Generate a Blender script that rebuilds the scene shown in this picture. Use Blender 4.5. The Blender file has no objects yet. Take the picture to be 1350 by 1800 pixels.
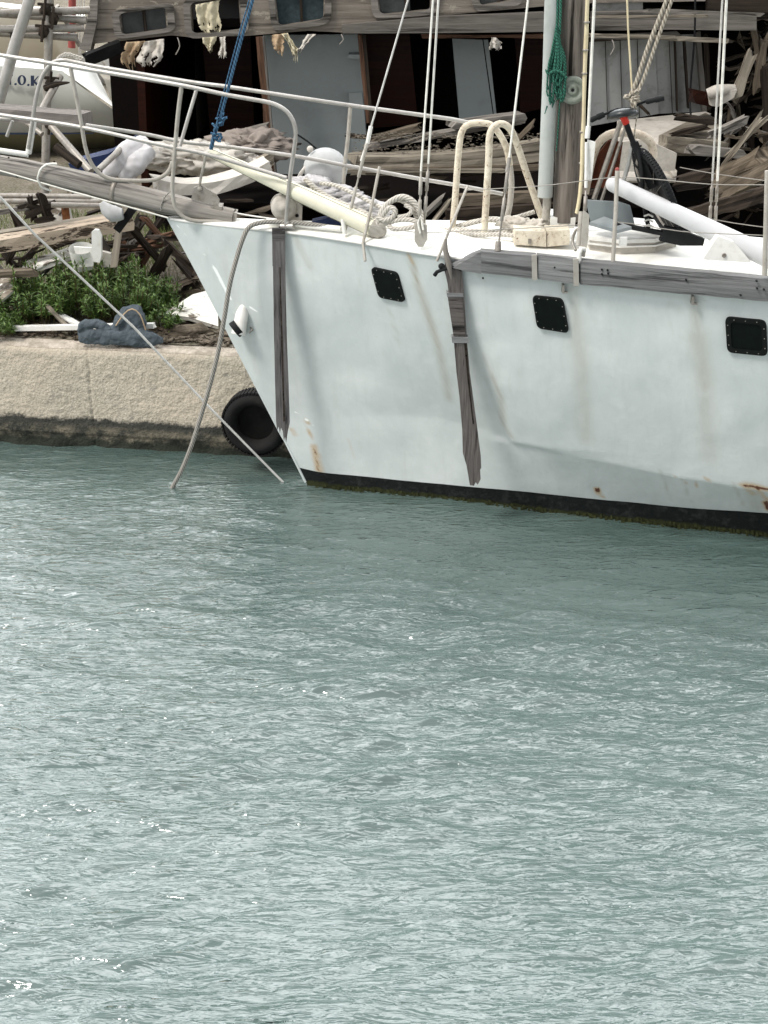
import bpy, bmesh, math, random
import numpy as np
from mathutils import Vector, Matrix, noise as mnoise
from mathutils.bvhtree import BVHTree
from mathutils.geometry import tessellate_polygon

random.seed(11)
rng = np.random.default_rng(5)
scene = bpy.context.scene
COL = scene.collection

# ------------------------------------------------------------------ camera
CAM_H, PITCH, F = 4.0, math.radians(23.0), 2650.0
cam_d = bpy.data.cameras.new('camera'); cam = bpy.data.objects.new('camera', cam_d); COL.objects.link(cam)
cam.location = (0, 0, CAM_H); cam.rotation_euler = (math.pi/2 - PITCH, 0, 0)
cam_d.sensor_fit = 'VERTICAL'; cam_d.sensor_height = 24.0; cam_d.lens = 24.0*F/1800.0
cam_d.clip_start = 0.1; cam_d.clip_end = 2000
scene.camera = cam

# ------------------------------------------------------------------ light
SUN_L = Vector((-2.0, -1.15, 3.0)).normalized()
world = bpy.data.worlds.new("World"); scene.world = world; world.use_nodes = True
wn = world.node_tree; wn.nodes.clear()
wo = wn.nodes.new('ShaderNodeOutputWorld'); wb = wn.nodes.new('ShaderNodeBackground'); sky = wn.nodes.new('ShaderNodeTexSky')
sky.sky_type = 'NISHITA'; sky.sun_disc = False
sky.sun_elevation = math.asin(SUN_L.z)
sky.sun_rotation = math.atan2(SUN_L.x, SUN_L.y)
sky.air_density = 1.0; sky.dust_density = 4.0; sky.ozone_density = 0.6
hs = wn.nodes.new('ShaderNodeHueSaturation'); hs.inputs['Saturation'].default_value = 0.42
wb.inputs[1].default_value = 0.15
wn.links.new(sky.outputs[0], hs.inputs['Color']); tcw = wn.nodes.new('ShaderNodeTexCoord'); mpw = wn.nodes.new('ShaderNodeMapping'); mpw.inputs['Scale'].default_value = (1.6, 1.6, 3.4)
nw = wn.nodes.new('ShaderNodeTexNoise'); nw.inputs['Scale'].default_value = 3.2; nw.inputs['Detail'].default_value = 6; nw.inputs['Roughness'].default_value = 0.55
rw = wn.nodes.new('ShaderNodeValToRGB'); rw.color_ramp.elements[0].position = 0.40; rw.color_ramp.elements[1].position = 0.53
mw = wn.nodes.new('ShaderNodeMix'); mw.data_type = 'RGBA'; 
# unseen broken cloud: thin veil sunward, bright bank added landward to light the water
spw = wn.nodes.new('ShaderNodeSeparateXYZ'); wn.links.new(tcw.outputs['Generated'], spw.inputs[0])
rb = wn.nodes.new('ShaderNodeValToRGB'); rb.color_ramp.elements[0].position = 0.05; rb.color_ramp.elements[0].color = (7, 7.1, 7.2, 1); rb.color_ramp.elements[1].position = 0.45; rb.color_ramp.elements[1].color = (40, 41, 41.4, 1)
wn.links.new(spw.outputs[1], rb.inputs[0]); wn.links.new(rb.outputs[0], mw.inputs[7])
wn.links.new(tcw.outputs['Generated'], mpw.inputs['Vector']); wn.links.new(mpw.outputs[0], nw.inputs['Vector']); wn.links.new(nw.outputs[0], rw.inputs[0])
wn.links.new(rw.outputs[0], mw.inputs[0]); wn.links.new(hs.outputs[0], mw.inputs[6]); wn.links.new(mw.outputs[2], wb.inputs[0]); wn.links.new(wb.outputs[0], wo.inputs[0])
sl = bpy.data.lights.new('sun', 'SUN'); sun = bpy.data.objects.new('sun', sl); COL.objects.link(sun)
sl.energy = 3.3; sl.angle = math.radians(15.0); sl.color = (1.0, 0.955, 0.90)
sun.rotation_euler = SUN_L.to_track_quat('Z', 'Y').to_euler()
scene.view_settings.view_transform = 'Standard'; scene.view_settings.look = 'None'
scene.view_settings.gamma = 1.0; scene.view_settings.exposure = -0.16

# ------------------------------------------------------------------ picture point -> world point
CP, SP = math.cos(PITCH), math.sin(PITCH)
def ray(x, y):
    u, v = (x-675)/F, (900-y)/F
    return Vector((u, CP + v*SP, -SP + v*CP))
BOAT = False      # while the yacht's own gear is laid out, depths follow the yacht's heading
def heading(x, Y):
    xw = (x-675)/F*9.9
    return YCF(xw) + (Y-9.94)*float(np.interp(x, [0, 300, 480, 700, 980, 1350], [.9, .7, .5, .6, .57, .55]))
def P(x, y, Y):
    if BOAT and Y < 10.8: Y = heading(x, Y)
    d = ray(x, y); return Vector((0, 0, CAM_H)) + d*(Y/d.y)
def PZ(x, y, z):
    d = ray(x, y); return Vector((0, 0, CAM_H)) + d*((z-CAM_H)/d.z)
def PL(pts, Y=None):
    return [P(*p) if len(p) == 3 else P(p[0], p[1], Y) for p in pts]

# ------------------------------------------------------------------ materials
def nt(name):
    m = bpy.data.materials.new(name); m.use_nodes = True
    t = m.node_tree; b = t.nodes['Principled BSDF']
    return m, t, b
def N(t, kind, **kw):
    n = t.nodes.new(kind)
    for k, v in kw.items():
        if k.startswith('i_'):
            n.inputs[int(k[2:])].default_value = v
        else: setattr(n, k, v)
    return n
def ramp(t, fac, stops, interp='LINEAR'):
    r = t.nodes.new('ShaderNodeValToRGB'); r.color_ramp.interpolation = interp
    e = r.color_ramp.elements
    while len(e) < len(stops): e.new(0.5)
    for i, (p, c) in enumerate(stops):
        e[i].position = p; e[i].color = (c, c, c, 1) if isinstance(c, (int, float)) else (*c, 1)
    t.links.new(fac, r.inputs[0]); return r.outputs[0]
def mixc(t, fac, a, b, mode='MIX'):
    m = t.nodes.new('ShaderNodeMix'); m.data_type = 'RGBA'; m.blend_type = mode
    for sock, v in ((m.inputs[0], fac), (m.inputs[6], a), (m.inputs[7], b)):
        if isinstance(v, bpy.types.NodeSocket): t.links.new(v, sock)
        elif isinstance(v, (int, float)): sock.default_value = v if sock == m.inputs[0] else (v, v, v, 1)
        else: sock.default_value = (*v, 1)
    return m.outputs[2]
def math_(t, op, a, b=None):
    m = t.nodes.new('ShaderNodeMath'); m.operation = op
    for i, v in enumerate((a, b)):
        if v is None: continue
        if isinstance(v, bpy.types.NodeSocket): t.links.new(v, m.inputs[i])
        else: m.inputs[i].default_value = v
    return m.outputs[0]
def noise_(t, vec, scale, detail=5, rough=0.55, dist=0.0):
    n = t.nodes.new('ShaderNodeTexNoise'); n.inputs['Scale'].default_value = scale
    n.inputs['Detail'].default_value = detail; n.inputs['Roughness'].default_value = rough; n.inputs['Distortion'].default_value = dist
    if vec is not None: t.links.new(vec, n.inputs['Vector'])
    return n.outputs[0]
def coords(t, kind='Object', scale=(1, 1, 1), rnd=True, rot=(0, 0, 0)):
    tc = t.nodes.new('ShaderNodeTexCoord'); mp = t.nodes.new('ShaderNodeMapping')
    mp.inputs['Scale'].default_value = scale; mp.inputs['Rotation'].default_value = rot
    t.links.new(tc.outputs[kind], mp.inputs['Vector'])
    if rnd:
        oi = t.nodes.new('ShaderNodeObjectInfo')
        ml = math_(t, 'MULTIPLY', oi.outputs['Random'], 37.0)
        cx = t.nodes.new('ShaderNodeCombineXYZ')
        for i in range(3): t.links.new(ml, cx.inputs[i])
        t.links.new(cx.outputs[0], mp.inputs['Location'])
    return mp.outputs[0]
def bump(t, b, h, strength=0.5, dist=0.01, normal=None):
    n = t.nodes.new('ShaderNodeBump'); n.inputs['Strength'].default_value = strength; n.inputs['Distance'].default_value = dist
    t.links.new(h, n.inputs['Height'])
    if normal is not None: t.links.new(normal, n.inputs['Normal'])
    t.links.new(n.outputs[0], b.inputs['Normal']); return n.outputs[0]

def mat_wood(name, light, dark, crack=0.5, peel=None, peel_amt=0.5, rough=0.85, scale=1.0, bs=0.8):
    m, t, b = nt(name)
    uv = coords(t, 'UV', (55*scale, 2.6*scale, 1))
    g = noise_(t, uv, 1.0, 6, 0.66, 0.25)
    uv2 = coords(t, 'UV', (24*scale, 0.9*scale, 1))
    g2 = noise_(t, uv2, 1.0, 5, 0.66, 0.5)
    ob = coords(t, 'UV', (1, 1, 1))
    big = noise_(t, ob, 5.0, 4, 0.6)
    c = mixc(t, ramp(t, g, [(0.32, 0), (0.68, 1)]), dark, light)
    mid = tuple((a*0.55+d*0.45) for a, d in zip(light, dark))
    c = mixc(t, math_(t, 'MULTIPLY', ramp(t, big, [(0.35, 0), (0.7, 1)]), 0.55), c, mid)
    ck = ramp(t, g2, [(0.60-0.06*crack, 0), (0.66, 1)])
    ck2 = math_(t, 'MULTIPLY', ck, crack)
    c = mixc(t, ck2, c, tuple(x*0.18 for x in dark))
    oi = t.nodes.new('ShaderNodeObjectInfo')
    hv = t.nodes.new('ShaderNodeHueSaturation'); t.links.new(c, hv.inputs['Color'])
    t.links.new(ramp(t, oi.outputs['Random'], [(0, 0.72), (1, 1.2)]), hv.inputs['Value'])
    c = hv.outputs[0]
    if peel:
        pn = noise_(t, coords(t, 'UV', (9, 3.5, 1)), 1.0, 6, 0.7, 0.4)
        pm = ramp(t, pn, [(peel_amt-0.02, 0), (peel_amt+0.02, 1)])
        c = mixc(t, pm, c, peel)
    t.links.new(c, b.inputs['Base Color']); b.inputs['Roughness'].default_value = rough; b.inputs['Specular IOR Level'].default_value = 0.12
    hgt = math_(t, 'SUBTRACT', g, math_(t, 'MULTIPLY', ck, 0.9))
    bump(t, b, hgt, bs, 0.006)
    return m
def mat_paint(name, col, dirt=(0.25, 0.22, 0.18), amt=0.4, rough=0.5, metal=0.0, scale=14, rust=None, bs=0.25):
    m, t, b = nt(name)
    o = coords(t, 'Object')
    n1 = noise_(t, o, scale, 7, 0.65, 0.3); n2 = noise_(t, o, scale*0.22, 4, 0.6)
    d = ramp(t, n1, [(0.5, 0), (0.72, 1)]); d2 = ramp(t, n2, [(0.35, 0), (0.7, 1)])
    f = math_(t, 'MULTIPLY', math_(t, 'ADD', math_(t, 'MULTIPLY', d, 0.6), math_(t, 'MULTIPLY', d2, 0.5)), amt)
    c = mixc(t, f, col, dirt)
    if rust:
        rn = noise_(t, o, scale*1.7, 6, 0.7, 0.2)
        c = mixc(t, ramp(t, rn, [(rust, 0), (rust+0.05, 1)]), c, (0.16, 0.075, 0.035))
    t.links.new(c, b.inputs['Base Color']); b.inputs['Roughness'].default_value = rough; b.inputs['Metallic'].default_value = metal
    b.inputs['Specular IOR Level'].default_value = 0.15 if rough >= 0.6 else 0.4
    bump(t, b, n1, bs, 0.003)
    return m
def mat_rope(name, a, d, freq=70, rough=0.9):
    m, t, b = nt(name)
    uv = t.nodes.new('ShaderNodeTexCoord'); mp = t.nodes.new('ShaderNodeMapping')
    t.links.new(uv.outputs['UV'], mp.inputs['Vector'])
    sp = t.nodes.new('ShaderNodeSeparateXYZ'); t.links.new(mp.outputs[0], sp.inputs[0])
    # z carries the turn count around the rope
    ph = math_(t, 'ADD', math_(t, 'MULTIPLY', sp.outputs[1], freq*6.283), math_(t, 'MULTIPLY', sp.outputs[0], 3*freq*2.1))
    s = math_(t, 'SINE', ph)
    s = math_(t, 'ADD', math_(t, 'MULTIPLY', s, 0.5), 0.5)
    nn = noise_(t, coords(t, 'Object'), 60, 4, 0.6)
    c = mixc(t, math_(t, 'MULTIPLY', s, 0.8), d, a)
    c = mixc(t, math_(t, 'MULTIPLY', ramp(t, nn, [(0.4, 0), (0.7, 1)]), 0.4), c, d)
    t.links.new(c, b.inputs['Base Color']); b.inputs['Roughness'].default_value = rough
    bump(t, b, s, 0.9, 0.004)
    return m
def mat_plain(name, col, rough=0.6, metal=0.0, var=0.25, scale=20, bs=0.2):
    m, t, b = nt(name)
    n = noise_(t, coords(t, 'Object'), scale, 5, 0.6)
    c = mixc(t, ramp(t, n, [(0.3, 0), (0.75, 1)]), tuple(x*(1-var) for x in col), tuple(min(1, x*(1+var*0.5)) for x in col))
    t.links.new(c, b.inputs['Base Color']); b.inputs['Roughness'].default_value = rough; b.inputs['Metallic'].default_value = metal
    b.inputs['Specular IOR Level'].default_value = 0.10 if rough >= 0.6 else 0.35
    bump(t, b, n, bs, 0.004)
    return m

M = {}
M['greywood'] = mat_wood('weathered_grey_wood', (0.27, 0.25, 0.225), (0.075, 0.068, 0.06), crack=0.9, scale=0.5, bs=1.0)
M['spritwood'] = mat_wood('bowsprit_wood', (0.42, 0.395, 0.36), (0.15, 0.138, 0.125), crack=1.0, scale=0.75, bs=1.0)
M['mastwood'] = mat_wood('mast_wood', (0.33, 0.295, 0.26), (0.105, 0.09, 0.078), crack=1.0, scale=0.9, bs=1.0)
M['railwood'] = mat_wood('rubbing_rail_wood', (0.27, 0.275, 0.275), (0.13, 0.132, 0.132), crack=0.7, scale=1.1)
M['fenderwood'] = mat_wood('dark_plank_wood', (0.165, 0.158, 0.157), (0.05, 0.047, 0.047), crack=0.8, scale=1.8)
M['fenderwood2'] = mat_wood('brown_plank_wood', (0.19, 0.172, 0.162), (0.06, 0.053, 0.05), crack=0.9, scale=1.8)
M['wreckwood'] = mat_wood('wreck_wood', (0.26, 0.23, 0.195), (0.10, 0.088, 0.074), crack=0.9, peel=(0.32, 0.29, 0.24), peel_amt=0.60, scale=0.34, bs=1.0)
M['debriswood'] = mat_wood('debris_wood', (0.22, 0.18, 0.135), (0.035, 0.028, 0.021), crack=1.0, scale=0.55, bs=1.0)
M['darkwood'] = mat_wood('rotten_dark_wood', (0.065, 0.05, 0.038), (0.010, 0.008, 0.007), crack=0.9, scale=0.6)
M['palewood'] = mat_wood('pale_plank_wood', (0.38, 0.34, 0.275), (0.12, 0.10, 0.078), crack=0.9, scale=0.55)
M['peelwood'] = mat_wood('peeling_painted_wood', (0.16, 0.12, 0.09), (0.05, 0.04, 0.03), crack=0.8, peel=(0.44, 0.36, 0.28), peel_amt=0.43)
M['whitepeel'] = mat_wood('white_peeling_wood', (0.30, 0.26, 0.21), (0.11, 0.09, 0.07), crack=0.6, peel=(0.74, 0.72, 0.66), peel_amt=0.44)
M['mahog'] = mat_wood('mahogany_panel', (0.030, 0.007, 0.003), (0.010, 0.003, 0.002), crack=0.3, rough=0.45, scale=0.5, bs=0.2)
M['postwood'] = mat_wood('brown_post_wood', (0.18, 0.10, 0.065), (0.06, 0.035, 0.025), crack=0.6)
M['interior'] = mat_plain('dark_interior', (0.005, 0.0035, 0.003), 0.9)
M['panel'] = mat_paint('interior_panel_paint', (0.30, 0.335, 0.335), (0.16, 0.16, 0.15), 0.35, 0.7, scale=5)
M['panelgrey'] = mat_paint('grey_panel_paint', (0.36, 0.37, 0.36), (0.12, 0.11, 0.095), 0.75, 0.7, scale=7)
M['deck'] = mat_paint('deck_white_paint', (0.84, 0.84, 0.80), (0.55, 0.51, 0.43), 0.35, 0.6, scale=7)
M['whitepaint'] = mat_paint('white_gloss_paint', (0.80, 0.80, 0.77), (0.42, 0.38, 0.30), 0.45, 0.45, scale=18)
M['hooppaint'] = mat_paint('flaking_cream_paint', (0.72, 0.67, 0.55), (0.28, 0.20, 0.13), 0.9, 0.6, scale=26, rust=0.60)
M['hooprust'] = mat_paint('rusty_hoop_paint', (0.60, 0.54, 0.45), (0.30, 0.22, 0.15), 0.8, 0.7, scale=26, rust=0.60)
M['galv'] = mat_paint('galvanised_tube', (0.46, 0.445, 0.42), (0.20, 0.18, 0.155), 0.6, 0.38, metal=0.55, scale=24)
M['steel'] = mat_paint('dull_steel', (0.36, 0.34, 0.31), (0.15, 0.12, 0.09), 0.9, 0.5, metal=0.5, scale=30)
M['greytube'] = mat_paint('grey_tube_paint', (0.42, 0.40, 0.36), (0.20, 0.17, 0.13), 0.8, 0.55, scale=24)
M['wire'] = mat_plain('stay_wire', (0.62, 0.61, 0.58), 0.45, 0.3)
M['whitewire'] = mat_plain('white_sleeved_wire', (0.80, 0.79, 0.73), 0.5)
M['thinwire'] = mat_plain('thin_wire', (0.34, 0.32, 0.29), 0.6)
M['black'] = mat_plain('black_rubber', (0.018, 0.019, 0.02), 0.6)
M['blackgloss'] = mat_plain('black_pane', (0.003, 0.006, 0.005), 0.6, bs=0.02)
M['blackrim'] = mat_plain('black_window_rim', (0.008, 0.010, 0.009), 0.6)
M['bolt'] = mat_plain('bolt_metal', (0.28, 0.27, 0.25), 0.4, 0.7)
M['cream'] = mat_paint('cream_pole_paint', (0.72, 0.70, 0.56), (0.45, 0.41, 0.30), 0.4, 0.45, scale=10)
M['pvc'] = mat_paint('white_plastic_pipe', (0.42, 0.445, 0.43), (0.22, 0.24, 0.22), 0.5, 0.4, scale=8)
M['sparpaint'] = mat_paint('white_spar_paint', (0.60, 0.61, 0.62), (0.42, 0.42, 0.42), 0.4, 0.4, scale=9)
M['bamboo'] = mat_paint('yellowed_batten', (0.70, 0.62, 0.42), (0.38, 0.30, 0.18), 0.5, 0.6, scale=22)
M['ropegrey'] = mat_rope('grey_rope', (0.46, 0.44, 0.40), (0.18, 0.17, 0.15), 45)
M['ropewhite'] = mat_rope('white_rope', (0.74, 0.72, 0.67), (0.38, 0.35, 0.30), 40)
M['ropetan'] = mat_rope('braided_tan_rope', (0.62, 0.57, 0.48), (0.20, 0.17, 0.13), 32)
M['ropeblue'] = mat_rope('blue_rope', (0.07, 0.20, 0.34), (0.018, 0.05, 0.10), 36)
M['ropegreen'] = mat_rope('green_rope', (0.045, 0.23, 0.155), (0.008, 0.055, 0.038), 50)
M['red'] = mat_plain('red_plastic', (0.65, 0.03, 0.015), 0.45)
M['redpole'] = mat_plain('faded_red_paint', (0.33, 0.09, 0.08), 0.6)
M['discgrey'] = mat_plain('grey_green_disc', (0.20, 0.225, 0.19), 0.55, scale=30)
M['sheet'] = mat_paint('grey_sheet_metal', (0.20, 0.23, 0.24), (0.17, 0.17, 0.17), 0.4, 0.5, scale=8)
M['hatch'] = mat_paint('dirty_hatch', (0.52, 0.49, 0.44), (0.20, 0.17, 0.14), 0.7, 0.6, scale=20)
M['ragwhite'] = mat_paint('dirty_white_cloth', (0.62, 0.59, 0.54), (0.30, 0.25, 0.19), 0.6, 0.9, scale=14)
M['ragtan'] = mat_paint('stained_tan_cloth', (0.50, 0.38, 0.25), (0.24, 0.15, 0.09), 0.8, 0.9, scale=12)
M['ragyellow'] = mat_paint('yellowed_cloth', (0.62, 0.57, 0.42), (0.30, 0.25, 0.16), 0.6, 0.9, scale=14)
M['jacket'] = mat_paint('slate_grey_cloth', (0.085, 0.105, 0.12), (0.045, 0.05, 0.055), 0.5, 0.9, scale=14, bs=0.5)
M['bag'] = mat_paint('white_plastic_sheet', (0.62, 0.61, 0.62), (0.36, 0.34, 0.34), 0.5, 0.6, scale=10)
M['bluesheet'] = mat_paint('navy_tarpaulin', (0.02, 0.035, 0.10), (0.03, 0.03, 0.05), 0.5, 0.6, scale=12)
M['buoy'] = mat_paint('grey_buoy', (0.48, 0.49, 0.49), (0.28, 0.27, 0.26), 0.6, 0.6, scale=10)
M['hullgrey'] = mat_paint('grey_hull_paint', (0.46, 0.47, 0.43), (0.36, 0.36, 0.31), 0.35, 0.5, scale=3)
M['hullolive'] = mat_paint('olive_antifouling', (0.27, 0.26, 0.17), (0.16, 0.15, 0.10), 0.5, 0.7, scale=4)
M['hullcream'] = mat_paint('cream_hull_paint', (0.86, 0.82, 0.72), (0.68, 0.61, 0.50), 0.5, 0.6, scale=1.5)
M['navy'] = mat_plain('navy_letter_paint', (0.025, 0.04, 0.08), 0.5)
M['pane'] = mat_plain('dusty_pane', (0.05, 0.055, 0.055), 0.25, var=0.5, scale=8, bs=0.05)
M['curtain'] = mat_plain('teal_curtain', (0.045, 0.062, 0.068), 0.8, var=0.4)

# leaf
def mat_leaf(name, a, d):
    m, t, b = nt(name)
    n = noise_(t, coords(t, 'Object', rnd=False), 9, 3, 0.5)
    n2 = noise_(t, coords(t, 'Object', rnd=False), 70, 2, 0.5)
    c = mixc(t, ramp(t, n, [(0.35, 0), (0.65, 1)]), d, a)
    c = mixc(t, ramp(t, n2, [(0.35, 0), (0.65, 1)]), c, tuple(x*1.7 for x in a))
    t.links.new(c, b.inputs['Base Color']); b.inputs['Roughness'].default_value = 0.5
    return m
M['leaf'] = mat_leaf('bush_leaf', (0.080, 0.135, 0.026), (0.020, 0.048, 0.012))
M['grass'] = mat_leaf('grass_blade', (0.10, 0.13, 0.035), (0.05, 0.075, 0.02))
M['stem'] = mat_plain('plant_stem', (0.10, 0.09, 0.04), 0.8)

# ------------------------------------------------------------------ mesh helpers
class MB:
    def __init__(s): s.v = []; s.f = []; s.uv = []; s.sm = []
    def add(s, verts, faces, uvs, smooth):
        o = len(s.v); s.v += [tuple(v) for v in verts]
        for f, u in zip(faces, uvs): s.f.append(tuple(i+o for i in f)); s.uv.append(u); s.sm.append(smooth)
    def tube(s, pts, r, seg=8, smooth=True, step=0.03, cap=True, spline=True, jit=0.0, squash=1.0):
        pts = [Vector(p) for p in pts]
        if spline and len(pts) > 2: pts, rr = resample(pts, r, step)
        else: rr = list(r) if isinstance(r, (list, tuple)) else [r]*len(pts)
        n = len(pts); verts = []; L = 0; Ls = []
        t0 = (pts[1]-pts[0]).normalized()
        up = Vector((0, 0, 1)) if abs(t0.z) < 0.9 else Vector((0, 1, 0))
        nx = t0.cross(up).normalized()
        for i, p in enumerate(pts):
            t = (pts[min(i+1, n-1)]-pts[max(i-1, 0)])
            t = t.normalized() if t.length > 1e-9 else t0
            nx = (nx - t*nx.dot(t)).normalized(); ny = t.cross(nx)
            if i: L += (p-pts[i-1]).length
            Ls.append(L)
            for k in range(seg):
                a = 2*math.pi*k/seg; q = rr[i]
                if jit: q *= 1 + jit*mnoise.noise(Vector((math.cos(a)*1.3, math.sin(a)*1.3, L*6)) + p*0.3)
                verts.append(p + nx*math.cos(a)*q + ny*math.sin(a)*q*squash)
        faces = []; uvs = []; R = max(rr)
        for i in range(n-1):
            for k in range(seg):
                k2 = (k+1) % seg
                faces.append((i*seg+k, i*seg+k2, (i+1)*seg+k2, (i+1)*seg+k))
                u0 = 2*math.pi*R*k/seg; u1 = 2*math.pi*R*(k+1)/seg
                uvs.append(((u0, Ls[i]), (u1, Ls[i]), (u1, Ls[i+1]), (u0, Ls[i+1])))
        s.add(verts, faces, uvs, smooth)
        if cap:
            for e, i0 in ((0, 0), (1, (n-1)*seg)):
                ring = [verts[i0+k] for k in range(seg)]
                f = tuple(range(seg)) if e else tuple(reversed(range(seg)))
                s.add(ring, [f], [tuple((math.cos(6.28*k/seg)*R, math.sin(6.28*k/seg)*R) for k in f)], False)
    def beam(s, p0, p1, w, h, up=(0, 0, 1), n=None, jit=0.0, brk=0.0, bend=None, taper=None):
        """rectangular timber from p0 to p1: w sideways, h along up"""
        p0 = Vector(p0); p1 = Vector(p1); t = (p1-p0); L = t.length; t.normalize()
        up = Vector(up); sx = t.cross(up)
        if sx.length < 1e-4: sx = t.cross(Vector((0, 1, 0.01)))
        sx.normalize(); uz = sx.cross(t).normalized()
        n = n or (2 if not (jit or brk or bend) else max(4, int(L/0.09)))
        verts = []; off = random.random()*50
        cs = [(-1, -1), (0, -1), (1, -1), (1, 0), (1, 1), (0, 1), (-1, 1), (-1, 0)]
        for i in range(n):
            a = i/(n-1); c = p0 + t*L*a
            if bend: c = c + Vector(bend)*(4*a*(1-a))
            tw = 1.0 if taper is None else 1+(taper-1)*a
            for j, (x, z) in enumerate(cs):
                k = 1.0
                if jit: k += jit*mnoise.noise(Vector((x*1.7+off, z*1.7, L*a*7)))
                q = c + sx*(x*w*0.5*k*tw) + uz*(z*h*0.5*k*tw)
                if brk and i in (0, n-1): q = q + t*(random.uniform(-1, 0.6)*brk)*(1 if i else -1)
                verts.append(q)
        per = [0, w/2, w, w+h/2, w+h, w*1.5+h, 2*w+h, 2*w+1.5*h, 2*w+2*h]
        faces = []; uvs = []
        for i in range(n-1):
            for j in range(8):
                j2 = (j+1) % 8
                faces.append((i*8+j, (i+1)*8+j, (i+1)*8+j2, i*8+j2))
                a0 = L*i/(n-1); a1 = L*(i+1)/(n-1)
                uvs.append(((per[j], a0), (per[j], a1), (per[j+1], a1), (per[j+1], a0)))
        s.add(verts, faces, uvs, False)
        for i0, rev in ((0, False), ((n-1)*8, True)):
            f = tuple(range(8)); f = f if not rev else tuple(reversed(f))
            s.add([verts[i0+k] for k in range(8)], [f], [tuple((cs[k][0]*w/2, cs[k][1]*h/2) for k in f)], False)
    def box(s, c, size, rot=None):
        c = Vector(c); R = rot or Matrix.Identity(3); sx, sy, sz = [q/2 for q in size]
        vs = [c + R @ Vector((x*sx, y*sy, z*sz)) for z in (-1, 1) for y in (-1, 1) for x in (-1, 1)]
        fs = [(0, 2, 3, 1), (4, 5, 7, 6), (0, 1, 5, 4), (2, 6, 7, 3), (0, 4, 6, 2), (1, 3, 7, 5)]
        us = []
        for f in fs:
            a = vs[f[1]]-vs[f[0]]; b = vs[f[3]]-vs[f[0]]
            us.append(((0, 0), (a.length, 0), (a.length, b.length), (0, b.length)))
        s.add(vs, fs, us, False)
    def slab(s, front, depth, holes=(), bev=0):
        """polygon (list of Vectors) extruded by vector depth; UV x across, y along X axis"""
        depth = Vector(depth); loops = [list(map(Vector, front))] + [list(map(Vector, h)) for h in holes]
        allv = [v for l in loops for v in l]
        tris = tessellate_polygon(loops)
        nA = len(allv); back = [v+depth for v in allv]
        uvf = lambda v: (v.z, v.x)
        nrm = Vector((0, 0, 0))
        fs = []
        for t in tris:
            a, b, c = (allv[i] for i in t)
            if (b-a).cross(c-a).dot(depth) > 0: t = (t[0], t[2], t[1])
            fs.append(tuple(t))
        s.add(allv, fs, [tuple(uvf(allv[i]) for i in f) for f in fs], False)
        fb = [tuple(reversed(f)) for f in fs]
        s.add(back, fb, [tuple(uvf(back[i]) for i in f) for f in fb], False)
        o = 0
        for l in loops:
            n = len(l); vs = l + [v+depth for v in l]; ff = []; uu = []
            d = 0
            for i in range(n):
                j = (i+1) % n; e = (l[j]-l[i]).length
                ff.append((i, j, n+j, n+i)); uu.append(((0, d), (0, d+e), (depth.length, d+e), (depth.length, d))); d += e
            s.add(vs, ff, uu, False)
    def lathe(s, origin, axis, prof, seg=24, smooth=True):
        origin = Vector(origin); ax = Vector(axis).normalized()
        sx = ax.cross(Vector((0, 0, 1)) if abs(ax.z) < 0.9 else Vector((0, 1, 0))).normalized(); sy = ax.cross(sx)
        vs = []; n = len(prof)
        for (r, h) in prof:
            for k in range(seg):
                a = 2*math.pi*k/seg; vs.append(origin + ax*h + sx*(r*math.cos(a)) + sy*(r*math.sin(a)))
        fs = []; us = []
        for i in range(n-1):
            for k in range(seg):
                k2 = (k+1) % seg; fs.append((i*seg+k, i*seg+k2, (i+1)*seg+k2, (i+1)*seg+k))
                us.append(((k*.02, prof[i][1]), ((k+1)*.02, prof[i][1]), ((k+1)*.02, prof[i+1][1]), (k*.02, prof[i+1][1])))
        s.add(vs, fs, us, smooth)
        if prof[-1][0] > 1e-5:
            f = tuple(range(seg)); s.add(vs[(n-1)*seg:], [f], [tuple((0, 0) for _ in f)], False)
        if prof[0][0] > 1e-5:
            f = tuple(reversed(range(seg))); s.add(vs[:seg], [f], [tuple((0, 0) for _ in f)], False)
    def ball(s, c, r, sc=(1, 1, 1), seg=16):
        vs = []; n = seg//2
        prof = [(max(1e-6, math.sin(math.pi*i/n)), -math.cos(math.pi*i/n)) for i in range(n+1)]
        o = len(s.v); s.lathe((0, 0, 0), (0, 0, 1), prof, seg)
        for i in range(o, len(s.v)):
            x, y, z = s.v[i]; s.v[i] = (c[0]+x*r*sc[0], c[1]+y*r*sc[1], c[2]+z*r*sc[2])
    def rock(s, c, r, sc=(1, 1, 1), rough=0.35):
        o = len(s.v); s.ball((0, 0, 0), 1, (1, 1, 1), 12); off = Vector((random.random()*30,)*3)
        for i in range(o, len(s.v)):
            p = Vector(s.v[i]); k = 1 + rough*mnoise.noise(p*1.6+off)
            s.v[i] = (c[0]+p.x*k*r*sc[0], c[1]+p.y*k*r*sc[1], c[2]+p.z*k*r*sc[2])
    def crumple(s, c, r, sc=(1, 1, 1), amp=0.35, freq=2.2, seg=40):
        o = len(s.v); s.ball((0, 0, 0), 1, (1, 1, 1), seg); off = Vector((random.random()*30, random.random()*9, 3))
        for i in range(o, len(s.v)):
            p = Vector(s.v[i]); q = p*freq+off
            w = Vector((mnoise.noise(q), mnoise.noise(q+Vector((7, 0, 0))), 0))*.6
            k = 1 + amp*(0.5-abs(mnoise.noise(q+w))*2.2) + amp*.35*(0.5-abs(mnoise.noise(q*2.3+w))*2) + amp*.6*mnoise.noise(p*.9+off)
            s.v[i] = (c[0]+p.x*k*r*sc[0], c[1]+p.y*k*r*sc[1], c[2]+p.z*k*r*sc[2])
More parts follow.
